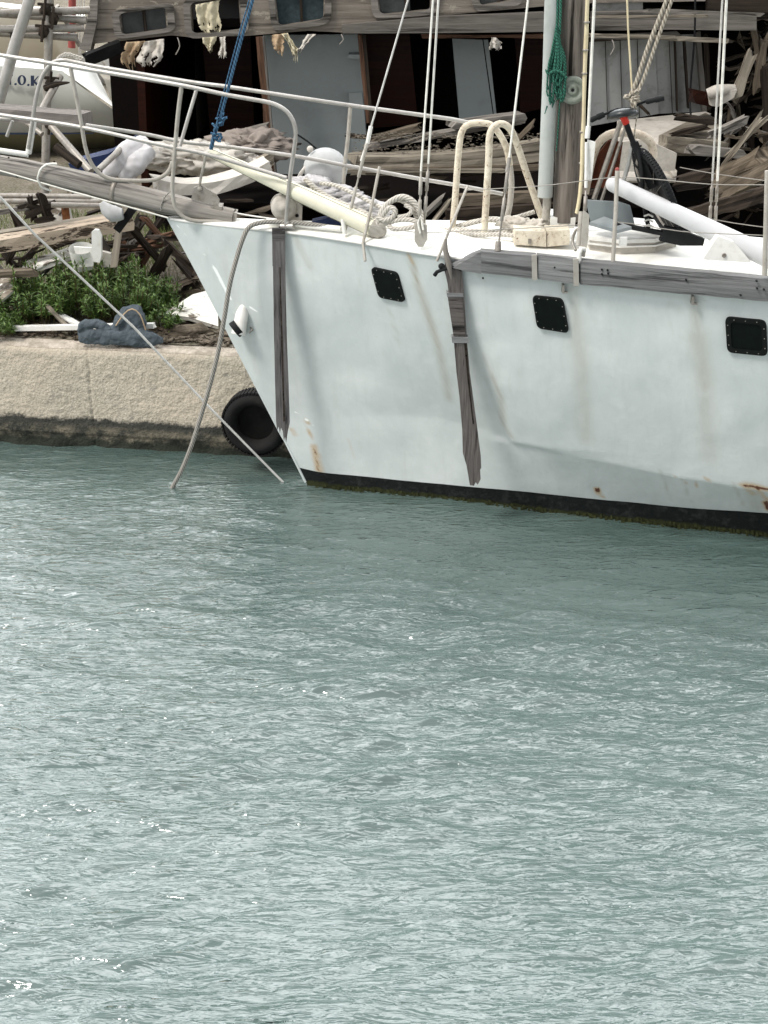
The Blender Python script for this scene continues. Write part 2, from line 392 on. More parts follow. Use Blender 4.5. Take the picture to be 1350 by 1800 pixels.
    def build(s, name, mat, parent=None, **tags):
        me = bpy.data.meshes.new(name); me.from_pydata(s.v, [], s.f)
        uvl = me.uv_layers.new(name='UVMap'); k = 0
        flat = [c for f in s.uv for uv in f for c in uv]
        uvl.data.foreach_set('uv', flat)
        me.polygons.foreach_set('use_smooth', s.sm)
        me.materials.append(mat); me.update()
        o = bpy.data.objects.new(name, me); COL.objects.link(o)
        if parent is not None:
            o.parent = parent; o.matrix_parent_inverse = Matrix.Translation(-Vector(parent.location))
        else: recenter(o)
        return o
def recenter(o):
    me = o.data; n = len(me.vertices)
    co = np.empty(n*3); me.vertices.foreach_get('co', co); co = co.reshape(-1, 3)
    c = (co.min(0)+co.max(0))/2; c[2] = co[:, 2].min()
    me.vertices.foreach_set('co', (co-c).ravel()); o.location = c; me.update()
def resample(pts, r, step):
    n = len(pts); rs = list(r) if isinstance(r, (list, tuple)) else [r]*n
    out = []; ro = []
    for i in range(n-1):
        p0 = pts[max(i-1, 0)]; p1 = pts[i]; p2 = pts[i+1]; p3 = pts[min(i+2, n-1)]
        k = max(1, min(40, int((p2-p1).length/step)))
        m1 = (p2-p0)*0.5; m2 = (p3-p1)*0.5
        l = (p2-p1).length
        if m1.length > l*1.2: m1 = m1.normalized()*l*1.2
        if m2.length > l*1.2: m2 = m2.normalized()*l*1.2
        for j in range(k):
            t = j/k; h = (2*t**3-3*t**2+1, t**3-2*t**2+t, -2*t**3+3*t**2, t**3-t**2)
            out.append(p1*h[0]+m1*h[1]+p2*h[2]+m2*h[3]); ro.append(rs[i]*(1-t)+rs[i+1]*t)
    out.append(pts[-1]); ro.append(rs[-1]); return out, ro
def tag(o, label, cat, group=None, kind=None):
    o['label'] = label; o['category'] = cat
    if group: o['group'] = group
    if kind: o['kind'] = kind
    return o
def struct(o, kind='structure'): o['kind'] = kind; return o
def empty(name, loc, label, cat, group=None):
    e = bpy.data.objects.new(name, None); COL.objects.link(e); e.location = loc; e.empty_display_size = 0.2
    return tag(e, label, cat, group)
def tube_obj(name, pts, r, mat, parent=None, seg=8, **k):
    b = MB(); b.tube(pts, r, seg, **k); return b.build(name, mat, parent)

# ================================================================== SETTING
# ---- water
def axis_coords(lo, a, b, hi, fine, grow=1.18):
    c = list(np.arange(a, b, fine)); s = fine
    x = a
    left = []
    while x > lo: s *= grow; x -= s; left.append(max(x, lo))
    s = fine; x = c[-1]; right = []
    while x < hi: s *= grow; x += s; right.append(min(x, hi))
    return np.array(left[::-1] + c + right)
xs = axis_coords(-60, -3.1, 3.2, 60, 0.0085)
ys = axis_coords(-40, 4.75, 10.9, 30, 0.0085)
X, Yg = np.meshgrid(xs, ys)
Z = np.zeros_like(X); DX = np.zeros_like(X); DY = np.zeros_like(X)
for lam_lo, lam_hi, n, slope in ((0.5, 1.5, 12, 0.05), (0.2, 0.5, 26, 0.092), (0.10, 0.2, 44, 0.095), (0.05, 0.10, 50, 0.050)):
    for i in range(n):
        lam = math.exp(rng.uniform(math.log(lam_lo), math.log(lam_hi))); k = 2*math.pi/lam
        th = rng.normal(math.radians(95), math.radians(24)); ph = rng.uniform(0, 6.283)
        A = slope*1.41/math.sqrt(n)*3.0/k * rng.uniform(0.5, 1.2)/1.6
        arg = k*(X*math.cos(th)+Yg*math.sin(th))+ph
        Z += A*np.sin(arg); q = 0.75
        DX -= q*A*math.cos(th)*np.cos(arg)*-1; DY -= q*A*math.sin(th)*np.cos(arg)*-1
# gusts: calmer and rougher areas; calm in the lee of the hull
gust = 0.88+0.20*np.sin(X*0.9+1.1+0.6*np.sin(Yg*1.3))*np.sin(Yg*1.1+0.4*X)+0.10*np.sin(X*2.3-Yg*1.7)
lee = np.clip((9.3-0.27*(X-0.5)-Yg)/2.2, 0, 1)*0.62+0.38
calm = 0.42+0.58*np.clip((9.6-0.25*X-Yg)/1.9, 0, 1)
far = np.clip(1-(np.maximum(0, np.abs(X)-3.4)+np.maximum(0, 4.7-Yg)+np.maximum(0, Yg-11))/3.0, 0, 1)
amp = gust*calm*far
Z *= amp; DX *= amp; DY *= amp
verts = np.stack([X+DX, Yg+DY, Z], -1).reshape(-1)
ny_, nx_ = X.shape
idx = np.arange(ny_*nx_).reshape(ny_, nx_)
faces = np.stack([idx[:-1, :-1], idx[:-1, 1:], idx[1:, 1:], idx[1:, :-1]], -1).reshape(-1, 4)
me = bpy.data.meshes.new('water'); nF = len(faces)
me.vertices.add(len(verts)//3); me.vertices.foreach_set('co', verts.astype(np.float32))
me.loops.add(nF*4); me.loops.foreach_set('vertex_index', faces.ravel().astype(np.int32))
me.polygons.add(nF); me.polygons.foreach_set('loop_start', np.arange(0, nF*4, 4, dtype=np.int32))
me.polygons.foreach_set('use_smooth', np.ones(nF, dtype=bool)); me.update(calc_edges=True)
m, t, b = nt('harbour_water')
o_ = coords(t, 'Object', (1, 1.0, 1), rnd=False)
nA = noise_(t, o_, 0.7, 3, 0.5)
c = mixc(t, ramp(t, nA, [(0.35, 0), (0.65, 1)]), (0.066, 0.102, 0.094), (0.086, 0.124, 0.115))
# milky suspended-sediment body under a mirror-like skin
t.nodes.remove(b)
o2 = coords(t, 'Object', (3.6, 13, 3.6), rnd=False, rot=(0, 0, 0.10)); n1 = noise_(t, o2, 1.0, 1, 0.5, 0.9)
o3 = coords(t, 'Object', (9, 30, 9), rnd=False, rot=(0, 0, -0.14)); n2 = noise_(t, o3, 1.0, 2, 0.5, 0.8)
rg1 = math_(t, 'ABSOLUTE', math_(t, 'SUBTRACT', n1, 0.5)); rg2 = math_(t, 'ABSOLUTE', math_(t, 'SUBTRACT', n2, 0.5))
hsum = math_(t, 'ADD', rg1, math_(t, 'MULTIPLY', rg2, 0.42))
bn = t.nodes.new('ShaderNodeBump'); bn.inputs['Strength'].default_value = 1.0; bn.inputs['Distance'].default_value = 0.030; t.links.new(hsum, bn.inputs['Height'])
df = t.nodes.new('ShaderNodeBsdfDiffuse'); t.links.new(c, df.inputs['Color'])
gl_ = t.nodes.new('ShaderNodeBsdfGlossy'); gl_.inputs['Roughness'].default_value = 0.03; gl_.inputs['Color'].default_value = (1, 1, 1, 1); t.links.new(bn.outputs[0], gl_.inputs['Normal'])
fr = t.nodes.new('ShaderNodeFresnel'); fr.inputs['IOR'].default_value = 1.85; t.links.new(bn.outputs[0], fr.inputs['Normal'])
mx = t.nodes.new('ShaderNodeMixShader'); t.links.new(fr.outputs[0], mx.inputs[0]); t.links.new(df.outputs[0], mx.inputs[1]); t.links.new(gl_.outputs[0], mx.inputs[2])
t.links.new(mx.outputs[0], t.nodes['Material Output'].inputs['Surface'])
me.materials.append(m); me.update()
water = bpy.data.objects.new('water', me); COL.objects.link(water); struct(water)

# ---- harbour bottom / ground sheets (behind the quay line, reaching the horizon)
QZ = 0.80
m, t, b = nt('yard_ground')
o_ = coords(t, 'Object', rnd=False)
g1 = noise_(t, o_, 3.0, 8, 0.7); g2 = noise_(t, o_, 40.0, 5, 0.7)
c = mixc(t, ramp(t, g1, [(0.38, 0), (0.62, 1)]), (0.20, 0.165, 0.125), (0.09, 0.085, 0.045))
c = mixc(t, ramp(t, g2, [(0.45, 0), (0.65, 1)]), c, (0.30, 0.26, 0.21))
t.links.new(c, b.inputs['Base Color']); b.inputs['Roughness'].default_value = 0.95; bump(t, b, math_(t, 'ADD', g1, g2), 1.0, 0.03)
M['ground'] = m
def quayY(x): return 10.50 - 0.158*(x+1.17)
gx = sorted(set(list(np.linspace(-60, -5, 12)) + list(np.linspace(-4.5, -0.2, 30)) + list(np.linspace(0, 6, 20)) + list(np.linspace(8, 60, 10))))
rows = [0.16, 0.4, 0.7, 1.0, 1.4, 1.9, 2.5, 3.2, 4, 5, 7, 10, 16, 30, 60, 120, 300]
gv = []
for d in rows:
    for x in gx:
        y0 = quayY(x) if x <= -0.1 else 12.2
        yy = y0 + d if d < 20 else 10+d
        z = QZ-0.006 + (0.03*mnoise.noise(Vector((x*2, yy*2, 0))) if 0.3 < d < 20 else 0) 
        if d > 0.3 and d < 20: z += 0.012
        gv.append((x, yy, z))
nG = len(gx)
gf = [(r*nG+i, r*nG+i+1, (r+1)*nG+i+1, (r+1)*nG+i) for r in range(len(rows)-1) for i in range(nG-1)]
me = bpy.data.meshes.new('ground'); me.from_pydata(gv, [], gf); me.materials.append(M['ground']); me.update()
g = bpy.data.objects.new('ground', me); COL.objects.link(g); struct(g)

# ---- quay wall: rough cast concrete, dark wet band at the foot
m, t, b = nt('quay_concrete')
o_ = coords(t, 'Object', rnd=False)
tc = t.nodes.new('ShaderNodeNewGeometry'); sp = t.nodes.new('ShaderNodeSeparateXYZ'); t.links.new(tc.outputs['Position'], sp.inputs[0])
n1 = noise_(t, o_, 62, 6, 0.72, 0.2); n2 = noise_(t, o_, 1.7, 5, 0.6); n3 = noise_(t, o_, 9, 5, 0.65)
vor = t.nodes.new('ShaderNodeTexVoronoi'); vor.inputs['Scale'].default_value = 60; t.links.new(o_, vor.inputs['Vector'])
c = mixc(t, ramp(t, n1, [(0.36, 0), (0.62, 1)]), (0.36, 0.32, 0.25), (0.56, 0.51, 0.42))
c = mixc(t, ramp(t, n2, [(0.4, 0), (0.65, 0.6)]), c, (0.50, 0.43, 0.34))
c = mixc(t, ramp(t, n3, [(0.55, 0), (0.75, 0.45)]), c, (0.26, 0.25, 0.23))
# tide band, with its own ragged upper edge (growth on the concrete)
hgt = math_(t, 'ADD', sp.outputs[2], math_(t, 'MULTIPLY', math_(t, 'SUBTRACT', n3, 0.5), 0.10))
hgt = math_(t, 'ADD', hgt, math_(t, 'MULTIPLY', math_(t, 'SUBTRACT', n1, 0.5), 0.05))
wet = ramp(t, hgt, [(0.215, 1), (0.245, 0)])
wetc = mixc(t, ramp(t, n3, [(0.42, 0), (0.62, 1)]), (0.030, 0.032, 0.026), (0.17, 0.15, 0.11))
wetc = mixc(t, ramp(t, hgt, [(0.15, 1), (0.19, 0)]), (0.040, 0.040, 0.034), wetc)
c = mixc(t, wet, c, wetc)
alg = ramp(t, hgt, [(0.05, 1), (0.085, 0)])
c = mixc(t, alg, c, (0.018, 0.022, 0.014))
t.links.new(c, b.inputs['Base Color']); b.inputs['Roughness'].default_value = 0.92
hh = math_(t, 'ADD', n1, math_(t, 'MULTIPLY', vor.outputs['Distance'], 0.8))
bump(t, b, hh, 0.7, 0.008)
M['quay'] = m
m, t, b = nt('quay_cap'); o_ = coords(t, 'Object', rnd=False)
n1 = noise_(t, o_, 12, 7, 0.7); n2 = noise_(t, o_, 60, 4, 0.7)
c = mixc(t, ramp(t, n1, [(0.4, 0), (0.62, 1)]), (0.30, 0.26, 0.21), (0.50, 0.44, 0.37)); c = mixc(t, ramp(t, n2, [(0.5, 0), (0.7, .6)]), c, (0.22, 0.18, 0.14))
t.links.new(c, b.inputs['Base Color']); b.inputs['Roughness'].default_value = 0.95; bump(t, b, n2, 0.8, 0.01)
M['quaycap'] = m
qroot = empty('quay_wall', (-2.0, quayY(-2.0), 0), 'rough cast concrete quay wall with dark tide band', 'quay wall')
def joint(x):   # recessed joint near the tyre side, seen as an irregular vertical crack
    jx = -2.03 + 0.012*math.sin(9*x)
    return 0
vq = []; fq = []; uq = []
qx = list(np.linspace(-5.5, -0.1, 460)); prof = [(0.0, -0.25)] + [(0.0, z) for z in np.linspace(-0.05, 0.72, 70)] + [(0.004, 0.745), (0.016, 0.765), (0.035, 0.778), (0.06, 0.783), (0.17, 0.786), (0.34, 0.79)]
for (d, z) in prof:
    for x in qx:
        y = quayY(x) + d
        r = 0.006*mnoise.noise(Vector((x*14, z*14, 3))) + 0.006*mnoise.noise(Vector((x*40, z*40, 7))) + 0.02*mnoise.noise(Vector((x*2.2, z*2.2, 1)))
        if z < 0.10: r += 0.03*mnoise.noise(Vector((x*7, z*7, 9)))*(0.10-z)/0.1 - 0.015
        jx = -2.18 + 0.010*mnoise.noise(Vector((0, z*9, 0)))
        cr = -0.024*(0.5+0.5*mnoise.noise(Vector((0, z*6, 2))))*math.exp(-((x-jx)/0.007)**2) if z < 0.62+0.1 else -0.01*math.exp(-((x-jx)/0.008)**2)
        if d <= 0.02: y = y - r - cr
        else: z2 = z + 0.3*r
        vq.append((x, y, z if d <= 0.02 else z2))
nq = len(qx)
for r in range(len(prof)-1):
    for i in range(nq-1): fq.append((r*nq+i, r*nq+i+1, (r+1)*nq+i+1, (r+1)*nq+i))
def simple_mesh(name, v, f, mat, parent, smooth=True):
    me = bpy.data.meshes.new(name); me.from_pydata(v, [], f); me.materials.append(mat)
    me.polygons.foreach_set('use_smooth', [smooth]*len(f)); me.update()
    o = bpy.data.objects.new(name, me); COL.objects.link(o)
    if parent is not None:
        o.parent = parent; o.matrix_parent_inverse = Matrix.Translation(-Vector(parent.location))
    else: recenter(o)
    return o
npr = len(prof)
simple_mesh('wall_face', vq[:(npr-3)*nq], [f for f in fq if max(f) < (npr-3)*nq], M['quay'], qroot)
simple_mesh('wall_cap', [(x, y, z+0.003) for x, y, z in vq[(npr-5)*nq:]], [tuple(i-(npr-5)*nq for i in f) for f in fq if min(f) >= (npr-5)*nq], M['quaycap'], qroot)
b_ = MB(); b_.box((-30, quayY(-30)+0.17, 0.27), (1, 1, 1)); b_.v = []; b_.f = []; b_.uv = []; b_.sm = []
# return of the quay behind the yacht and its run beyond the picture
b_.slab([Vector((-0.1, quayY(-0.1), -0.3)), Vector((-0.1, 12.25, -0.3)), Vector((-0.1, 12.25, 0.785)), Vector((-0.1, quayY(-0.1), 0.785))], (-0.25, 0, 0))
b_.slab([Vector((-0.1, 12.2, -0.3)), Vector((60, 12.2, -0.3)), Vector((60, 12.2, 0.79)), Vector((-0.1, 12.2, 0.79))], (0, 0.25, 0))
b_.slab([Vector((-60, quayY(-60), -0.3)), Vector((-5.5, quayY(-5.5), -0.3)), Vector((-5.5, quayY(-5.5), 0.79)), Vector((-60, quayY(-60), 0.79))], (0, 0.25, 0))
b_.build('wall_return', M['quay'], qroot)

# ---- scrubby hillside far behind
m, t, b = nt('hillside_scrub'); o_ = coords(t, 'Object', rnd=False)
n1 = noise_(t, o_, 0.5, 8, 0.7); n2 = noise_(t, o_, 2.5, 6, 0.7)
c = mixc(t, ramp(t, n1, [(0.42, 0), (0.6, 1)]), (0.035, 0.05, 0.025), (0.10, 0.10, 0.06)); c = mixc(t, ramp(t, n2, [(0.5, 0), (0.6, .8)]), c, (0.02, 0.028, 0.015))
t.links.new(c, b.inputs['Base Color']); b.inputs['Roughness'].default_value = 1; bump(t, b, n2, 1, 0.6)
hv = []; hx = np.linspace(-160, 160, 90); hy = [45, 50, 58, 68, 80, 100, 130, 170]; hz = [0.7, 3, 6, 9, 12, 16, 20, 24]
for j, y in enumerate(hy):
    for x in hx: hv.append((x, y + 3*mnoise.noise(Vector((x*.05, j, 0))), hz[j]*(1+0.35*mnoise.noise(Vector((x*.03, j*.3, 5)))) + 0.5*mnoise.noise(Vector((x*.4, j, 2)))))
hf = [(j*90+i, j*90+i+1, (j+1)*90+i+1, (j+1)*90+i) for j in range(len(hy)-1) for i in range(89)]
me = bpy.data.meshes.new('hillside'); me.from_pydata(hv, [], hf); me.materials.append(m); me.update()
ho = bpy.data.objects.new('hillside', me); COL.objects.link(ho); struct(ho)

# ================================================================== WHITE YACHT
YC = 9.94
def YCF(x): return 9.93 - 0.24*(x+0.60)
def zs(x): return 1.853 - 0.02*(x+1.43)
def cubic(xk, yk):
    xk = np.array(xk, float); yk = np.array(yk, float)
    d = np.diff(yk)/np.diff(xk); mm = np.empty_like(yk); mm[1:-1] = (d[:-1]+d[1:])/2; mm[0] = d[0]; mm[-1] = d[-1]
    def f(x):
        x = np.clip(x, xk[0], xk[-1]); i = np.clip(np.searchsorted(xk, x)-1, 0, len(xk)-2)
        h = xk[i+1]-xk[i]; s = (x-xk[i])/h
        return (2*s**3-3*s**2+1)*yk[i]+(s**3-2*s**2+s)*h*mm[i]+(-2*s**3+3*s**2)*yk[i+1]+(s**3-s**2)*h*mm[i+1]
    return f
def sheer_pt(x, y):
    p = PZ(x, y, 1.85)
    for _ in range(6): p = PZ(x, y, zs(p.x))
    return p
tip = P(295, 383, 10.125)
S = [tip] + [sheer_pt(*q) for q in ((340, 390), (400, 397), (480, 405), (540, 412), (600, 421), (650, 429), (700, 437.5), (760, 447), (820, 455), (900, 462), (980, 469), (1070, 479), (1200, 491), (1350, 506))]
S += [Vector((3.2, 8.42, 1.755)), Vector((4.2, 8.12, 1.74)), Vector((5.6, 7.85, 1.74))]
W = [PZ(540, 853, 0)] + [PZ(*q, 0) for q in ((600, 859), (700, 868), (780, 876), (860, 886), (950, 898), (1050, 909), (1120, 916), (1230, 928), (1350, 942))]
W += [Vector((3.3, 8.86, 0)), Vector((4.3, 8.62, 0)), Vector((5.6, 8.35, 0))]
W[0].y = YCF(W[0].x)
print('STEM', tip, W[0])
SY = cubic([p.x for p in S], [p.y for p in S]); SZ = cubic([p.x for p in S], [p.z for p in S]); WY = cubic([p.x for p in W], [p.y for p in W])
# boot top line: height above water
Bp = []
for q in ((520, 826), (560, 832), (620, 838), (700, 846), (835, 857), (950, 867), (1070, 879), (1190, 890), (1350, 900)):
    p = P(*q, 9.9)
    for _ in range(8): p = P(*q, min(9.97, WY(p.x)-0.035))
    Bp.append(p)
BZ = cubic([p.x for p in Bp]+[5.6], [p.z for p in Bp]+[0.14])
Kp = []
for q in ((520, 770), (600, 740), (700, 735), (800, 745), (894, 764), (942, 774), (997, 789), (1040, 799), (1100, 812), (1160, 825), (1250, 840), (1350, 857)):
    p = P(*q, 9.6)
    for _ in range(8): p = P(*q, min(9.99, SY(p.x)*0.30 + WY(p.x)*0.70))
    Kp.append(p)
KZ = cubic([p.x for p in Kp]+[5.6], [p.z for p in Kp]+[0.3])
def stem_x(z):   # raked stem line in the centre plane, slightly bowed
    a = (tip.z - z)/tip.z; return tip.x + (W[0].x-tip.x)*a + 0.015*math.sin(math.pi*a)
NU, NV1, NV2, NV3 = 300, 60, 26, 6
XE = 5.6
def hull_point(u, z_kind, v):
    """rows: 0 sheer -> 1 knuckle -> 2 boot line -> 3 below water"""
    uu = u
    def curve(kind):
        if kind == 0: x = tip.x + (XE-tip.x)*uu; return Vector((x, float(SY(x)), float(SZ(x))))
        if kind == 3: x = W[0].x + (XE-W[0].x)*uu; return Vector((x, float(WY(x)), 0.0))
        zf = KZ if kind == 1 else BZ
        # start on the stem
        x0 = W[0].x; z0 = float(zf(x0))
        xst = stem_x(z0); x = xst + (XE-xst)*uu; z = float(zf(x))
        a = 1 - z/float(SZ(x))
        # depth between sheer and waterline measured at the same u
        xs_ = tip.x + (XE-tip.x)*uu; xw = W[0].x + (XE-W[0].x)*uu
        ys_, yw = float(SY(xs_)), float(WY(xw))
        full = math.sin(math.pi*a)*0.03*min(1, uu*8)
        y = ys_*(1-a)+yw*a - full
        if kind == 1: y -= 0.105*max(0, min(1, (x-0.60)/0.50))
        return Vector((x, y, z))
    A, B = curve(z_kind), curve(z_kind+1)
    return A.lerp(B, v)
rows_uv = [(0, i/NV1) for i in range(NV1)] + [(1, i/NV2) for i in range(NV2)] + [(2, i/NV3) for i in range(NV3+1)]
us = [(i/NU)**1.0 for i in range(NU+1)]
crs = [P(x, y, 9.45) for x, y in ((846, 590), (858, 640), (876, 690), (886, 730), (896, 765))]
crz = [p.z for p in crs][::-1]; crx = [p.x for p in crs][::-1]
hv = []
for k, v in rows_uv:
    for u in us:
        p = hull_point(u, k, v)
        if k == 0:   # gentle belly above the knuckle and hand-faired unevenness
            p.y -= 0.035*math.sin(math.pi*v)*min(1, u*6)
        e = min(1, u*10)
        p.y += e*(0.016*mnoise.noise(Vector((p.x*1.7, p.z*1.9, 4))) + 0.0045*mnoise.noise(Vector((p.x*6, p.z*5, 8))))
        if crz[0]-0.02 < p.z < crz[-1]+0.05 and -0.2 < p.x-float(np.interp(p.z, crz, crx)) < 0.8:
            dx = p.x-float(np.interp(p.z, crz, crx)); tz = min(1, max(0, (crz[-1]+0.05-p.z)/0.3))*min(1, max(0, (p.z-crz[0]+.02)/0.03))
            s_e = 1/(1+math.exp(-dx/0.012)); p.y -= 0.042*tz*(s_e*math.exp(-max(0, dx)/0.22)) - 0.026*tz*math.exp(-((dx+0.05)/0.05)**2)
        hv.append(p)
nu = NU+1
nrow_boot = NV1+NV2
def quads(r0, r1): return [(r*nu+i, (r+1)*nu+i, (r+1)*nu+i+1, r*nu+i+1) for r in range(r0, r1) for i in range(nu-1)]
def sub(rows0, rows1, mirror):
    vs = []
    for r in range(rows0, rows1+1):
        for i in range(nu):
            p = hv[r*nu+i].copy()
            if mirror: p.y = 2*YCF(p.x)-p.y
            vs.append(p)
    fs = []
    for r in range(rows1-rows0):
        for i in range(nu-1):
            q = (r*nu+i, (r+1)*nu+i, (r+1)*nu+i+1, r*nu+i+1); fs.append(q if not mirror else tuple(reversed(q)))
    return vs, fs
boat = empty('sailing_yacht', (1.0, YC, 0), 'white flaking sailing yacht moored stern off frame, dark hull windows and timber bowsprit', 'sailing boat')
def join2(a, b): return a[0]+b[0], a[1]+[tuple(i+len(a[0]) for i in f) for f in b[1]]

bvh_v = hv; bvh_f = quads(0, nrow_boot+NV3)
bvh = BVHTree.FromPolygons(bvh_v, bvh_f)
CAMV = Vector((0, 0, CAM_H))
def H(x, y, off=0.004):
    loc, n, i, d = bvh.ray_cast(CAMV, ray(x, y).normalized())
    if loc is None: return P(x, y, 9.4)
    if n.y > 0: n = -n
    return loc + n*off
def HN(x, y):
    loc, n, i, d = bvh.ray_cast(CAMV, ray(x, y).normalized())
    if n.y > 0: n = -n
    return loc, n
# hull marks: painted shade along the crease, runs of rust and grime, given in hull coordinates (x along, z up)
segs_rust = [((536, 737), (541, 745), 3.0, 1.0), ((540, 745), (556, 800), 2.0, .7), ((552, 786), (560, 826), 7, 0.75), ((560, 800), (566, 828), 5, .5), ((505, 800), (512, 812), 3, .8),
    ((1046, 858), (1052, 868), 3, 1), ((1053, 858), (1058, 872), 2.5, 1), ((1056, 868), (1061, 874), 2, .7), ((1310, 852), (1350, 860), 5, 1.0), ((1335, 862), (1350, 880), 4, .6), ((1346, 882), (1352, 895), 5, 1.2),
    ((1240, 840), (1250, 846), 3, .6), ((1310, 855), (1325, 868), 5, .5), ((1188, 838), (1192, 844), 1.5, .6), ((1203, 842), (1206, 850), 1.5, .6), ((1222, 846), (1227, 858), 1.5, .6), ((1300, 850), (1310, 852), 3, .8), ((720, 446), (725, 462), 2.4, .5),
    ((568, 640), (585, 690), 3, .12), ((612, 770), (624, 806), 1.2, .22)]
segs_grime_shade = [((852, 622), (866, 660), 3, .35), ((866, 660), (880, 696), 4, .55), ((880, 696), (886, 745), 5, .5), ((886, 745), (900, 768), 4, .4), ((722, 450), (735, 500), 4, .8), ((735, 500), (772, 610), 6, .6), ((772, 610), (790, 700), 7, .42), ((1008, 505), (1012, 560), 9, .35), ((1012, 560), (1022, 640), 13, .38), ((1020, 640), (1030, 770), 14, .28),  # opening runs put the crease's shade into the colour; the others are dirt
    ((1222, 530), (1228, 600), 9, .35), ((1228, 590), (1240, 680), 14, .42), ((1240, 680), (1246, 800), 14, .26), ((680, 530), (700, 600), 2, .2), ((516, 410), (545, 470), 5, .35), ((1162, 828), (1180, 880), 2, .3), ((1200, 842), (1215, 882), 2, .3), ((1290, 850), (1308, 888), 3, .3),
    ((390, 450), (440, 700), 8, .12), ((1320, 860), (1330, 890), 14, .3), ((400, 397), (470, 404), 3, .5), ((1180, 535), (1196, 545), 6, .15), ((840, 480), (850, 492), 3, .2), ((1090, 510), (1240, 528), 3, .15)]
segs_scr = [((358, 508), (407, 528), 1.1, .9), ((439, 540), (467, 554), 1.1, .9), ((385, 438), (408, 447), .9, .7), ((509, 716), (540, 738), 1.1, .9), ((540, 738), (555, 752), .9, .6), ((430, 577), (447, 585), 1.2, .7), ((309, 392), (352, 500), 1.0, .8), ((352, 500), (420, 640), .8, .35)]
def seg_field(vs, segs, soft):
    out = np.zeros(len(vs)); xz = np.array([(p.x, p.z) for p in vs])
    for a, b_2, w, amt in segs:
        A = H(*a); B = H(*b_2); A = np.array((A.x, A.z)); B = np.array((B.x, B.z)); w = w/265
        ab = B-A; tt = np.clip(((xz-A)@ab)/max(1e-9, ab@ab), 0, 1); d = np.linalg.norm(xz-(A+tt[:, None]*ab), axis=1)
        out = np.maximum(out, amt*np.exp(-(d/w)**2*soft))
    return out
nv, nf = sub(0, nrow_boot, False); mv, mf = sub(0, nrow_boot, True)
av, af = join2((nv, nf), (mv, mf))
hull = simple_mesh('hull', av, af, M['deck'], boat)
for nm, sg, so in (('rust', segs_rust, 1.0), ('grime_shade', segs_grime_shade, 1.0), ('scratch', segs_scr, 1.0)):
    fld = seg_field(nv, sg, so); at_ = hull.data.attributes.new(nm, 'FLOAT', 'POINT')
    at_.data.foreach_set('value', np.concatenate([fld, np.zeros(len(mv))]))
m, t, b = nt('hull_paint')
o_ = coords(t, 'Object', rnd=False)
n1 = noise_(t, o_, 2.2, 6, 0.6, 0.4); n2 = noise_(t, o_, 26, 6, 0.7); ov = coords(t, 'Object', (16, 16, 1.4), rnd=False); n3 = noise_(t, ov, 1.0, 5, 0.65, 0.3)
n4 = noise_(t, o_, 7, 5, 0.65)
c = mixc(t, ramp(t, n1, [(0.35, 0), (0.68, 1)]), (0.495, 0.545, 0.537), (0.60, 0.642, 0.635))
c = mixc(t, ramp(t, n3, [(0.50, 0), (0.78, 0.32)]), c, (0.43, 0.46, 0.435))
c = mixc(t, ramp(t, n4, [(0.52, 0), (0.72, 0.25)]), c, (0.72, 0.75, 0.745))
c = mixc(t, ramp(t, n2, [(0.62, 0), (0.78, 0.35)]), c, (0.40, 0.40, 0.36))
at1 = t.nodes.new('ShaderNodeAttribute'); at1.attribute_name = 'grime_shade'; at2 = t.nodes.new('ShaderNodeAttribute'); at2.attribute_name = 'rust'; at3 = t.nodes.new('ShaderNodeAttribute'); at3.attribute_name = 'scratch'
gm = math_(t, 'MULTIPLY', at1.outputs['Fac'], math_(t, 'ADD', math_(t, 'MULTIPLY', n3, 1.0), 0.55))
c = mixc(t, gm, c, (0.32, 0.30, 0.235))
rm = math_(t, 'MULTIPLY', at2.outputs['Fac'], math_(t, 'ADD', math_(t, 'MULTIPLY', n2, 1.6), 0.35))
c = mixc(t, ramp(t, rm, [(0.10, 0), (0.75, 0.85)]), c, (0.46, 0.34, 0.20))
c = mixc(t, ramp(t, rm, [(0.75, 0), (1.05, 1)]), c, (0.10, 0.035, 0.018))
c = mixc(t, ramp(t, math_(t, 'MULTIPLY', at3.outputs['Fac'], math_(t, 'ADD', n2, 0.4)), [(0.25, 0), (0.5, 1)]), c, (0.85, 0.88, 0.87))
t.links.new(c, b.inputs['Base Color']); b.inputs['Roughness'].default_value = 0.55
bump(t, b, math_(t, 'ADD', math_(t, 'MULTIPLY', n2, 0.5), math_(t, 'MULTIPLY', n4, 1.2)), 0.35, 0.006)
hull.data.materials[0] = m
m, t, b = nt('boot_stripe_paint'); o_ = coords(t, 'Object', rnd=False); n1 = noise_(t, o_, 14, 6, 0.7); sp = t.nodes.new('ShaderNodeSeparateXYZ'); gg = t.nodes.new('ShaderNodeNewGeometry'); t.links.new(gg.outputs['Position'], sp.inputs[0])
c = mixc(t, ramp(t, n1, [(0.5, 0), (0.75, 1)]), (0.008, 0.010, 0.010), (0.035, 0.038, 0.035))
lo = ramp(t, math_(t, 'ADD', sp.outputs[2], math_(t, 'MULTIPLY', math_(t, 'SUBTRACT', n1, 0.5), 0.09)), [(0.020, 1), (0.036, 0)])
c = mixc(t, lo, c, (0.028, 0.032, 0.012))
t.links.new(c, b.inputs['Base Color']); b.inputs['Roughness'].default_value = 0.6; b.inputs['Specular IOR Level'].default_value = 0.15; bump(t, b, n1, 0.8, 0.02)
v1 = sub(nrow_boot, nrow_boot+NV3, False); v2 = sub(nrow_boot, nrow_boot+NV3, True)
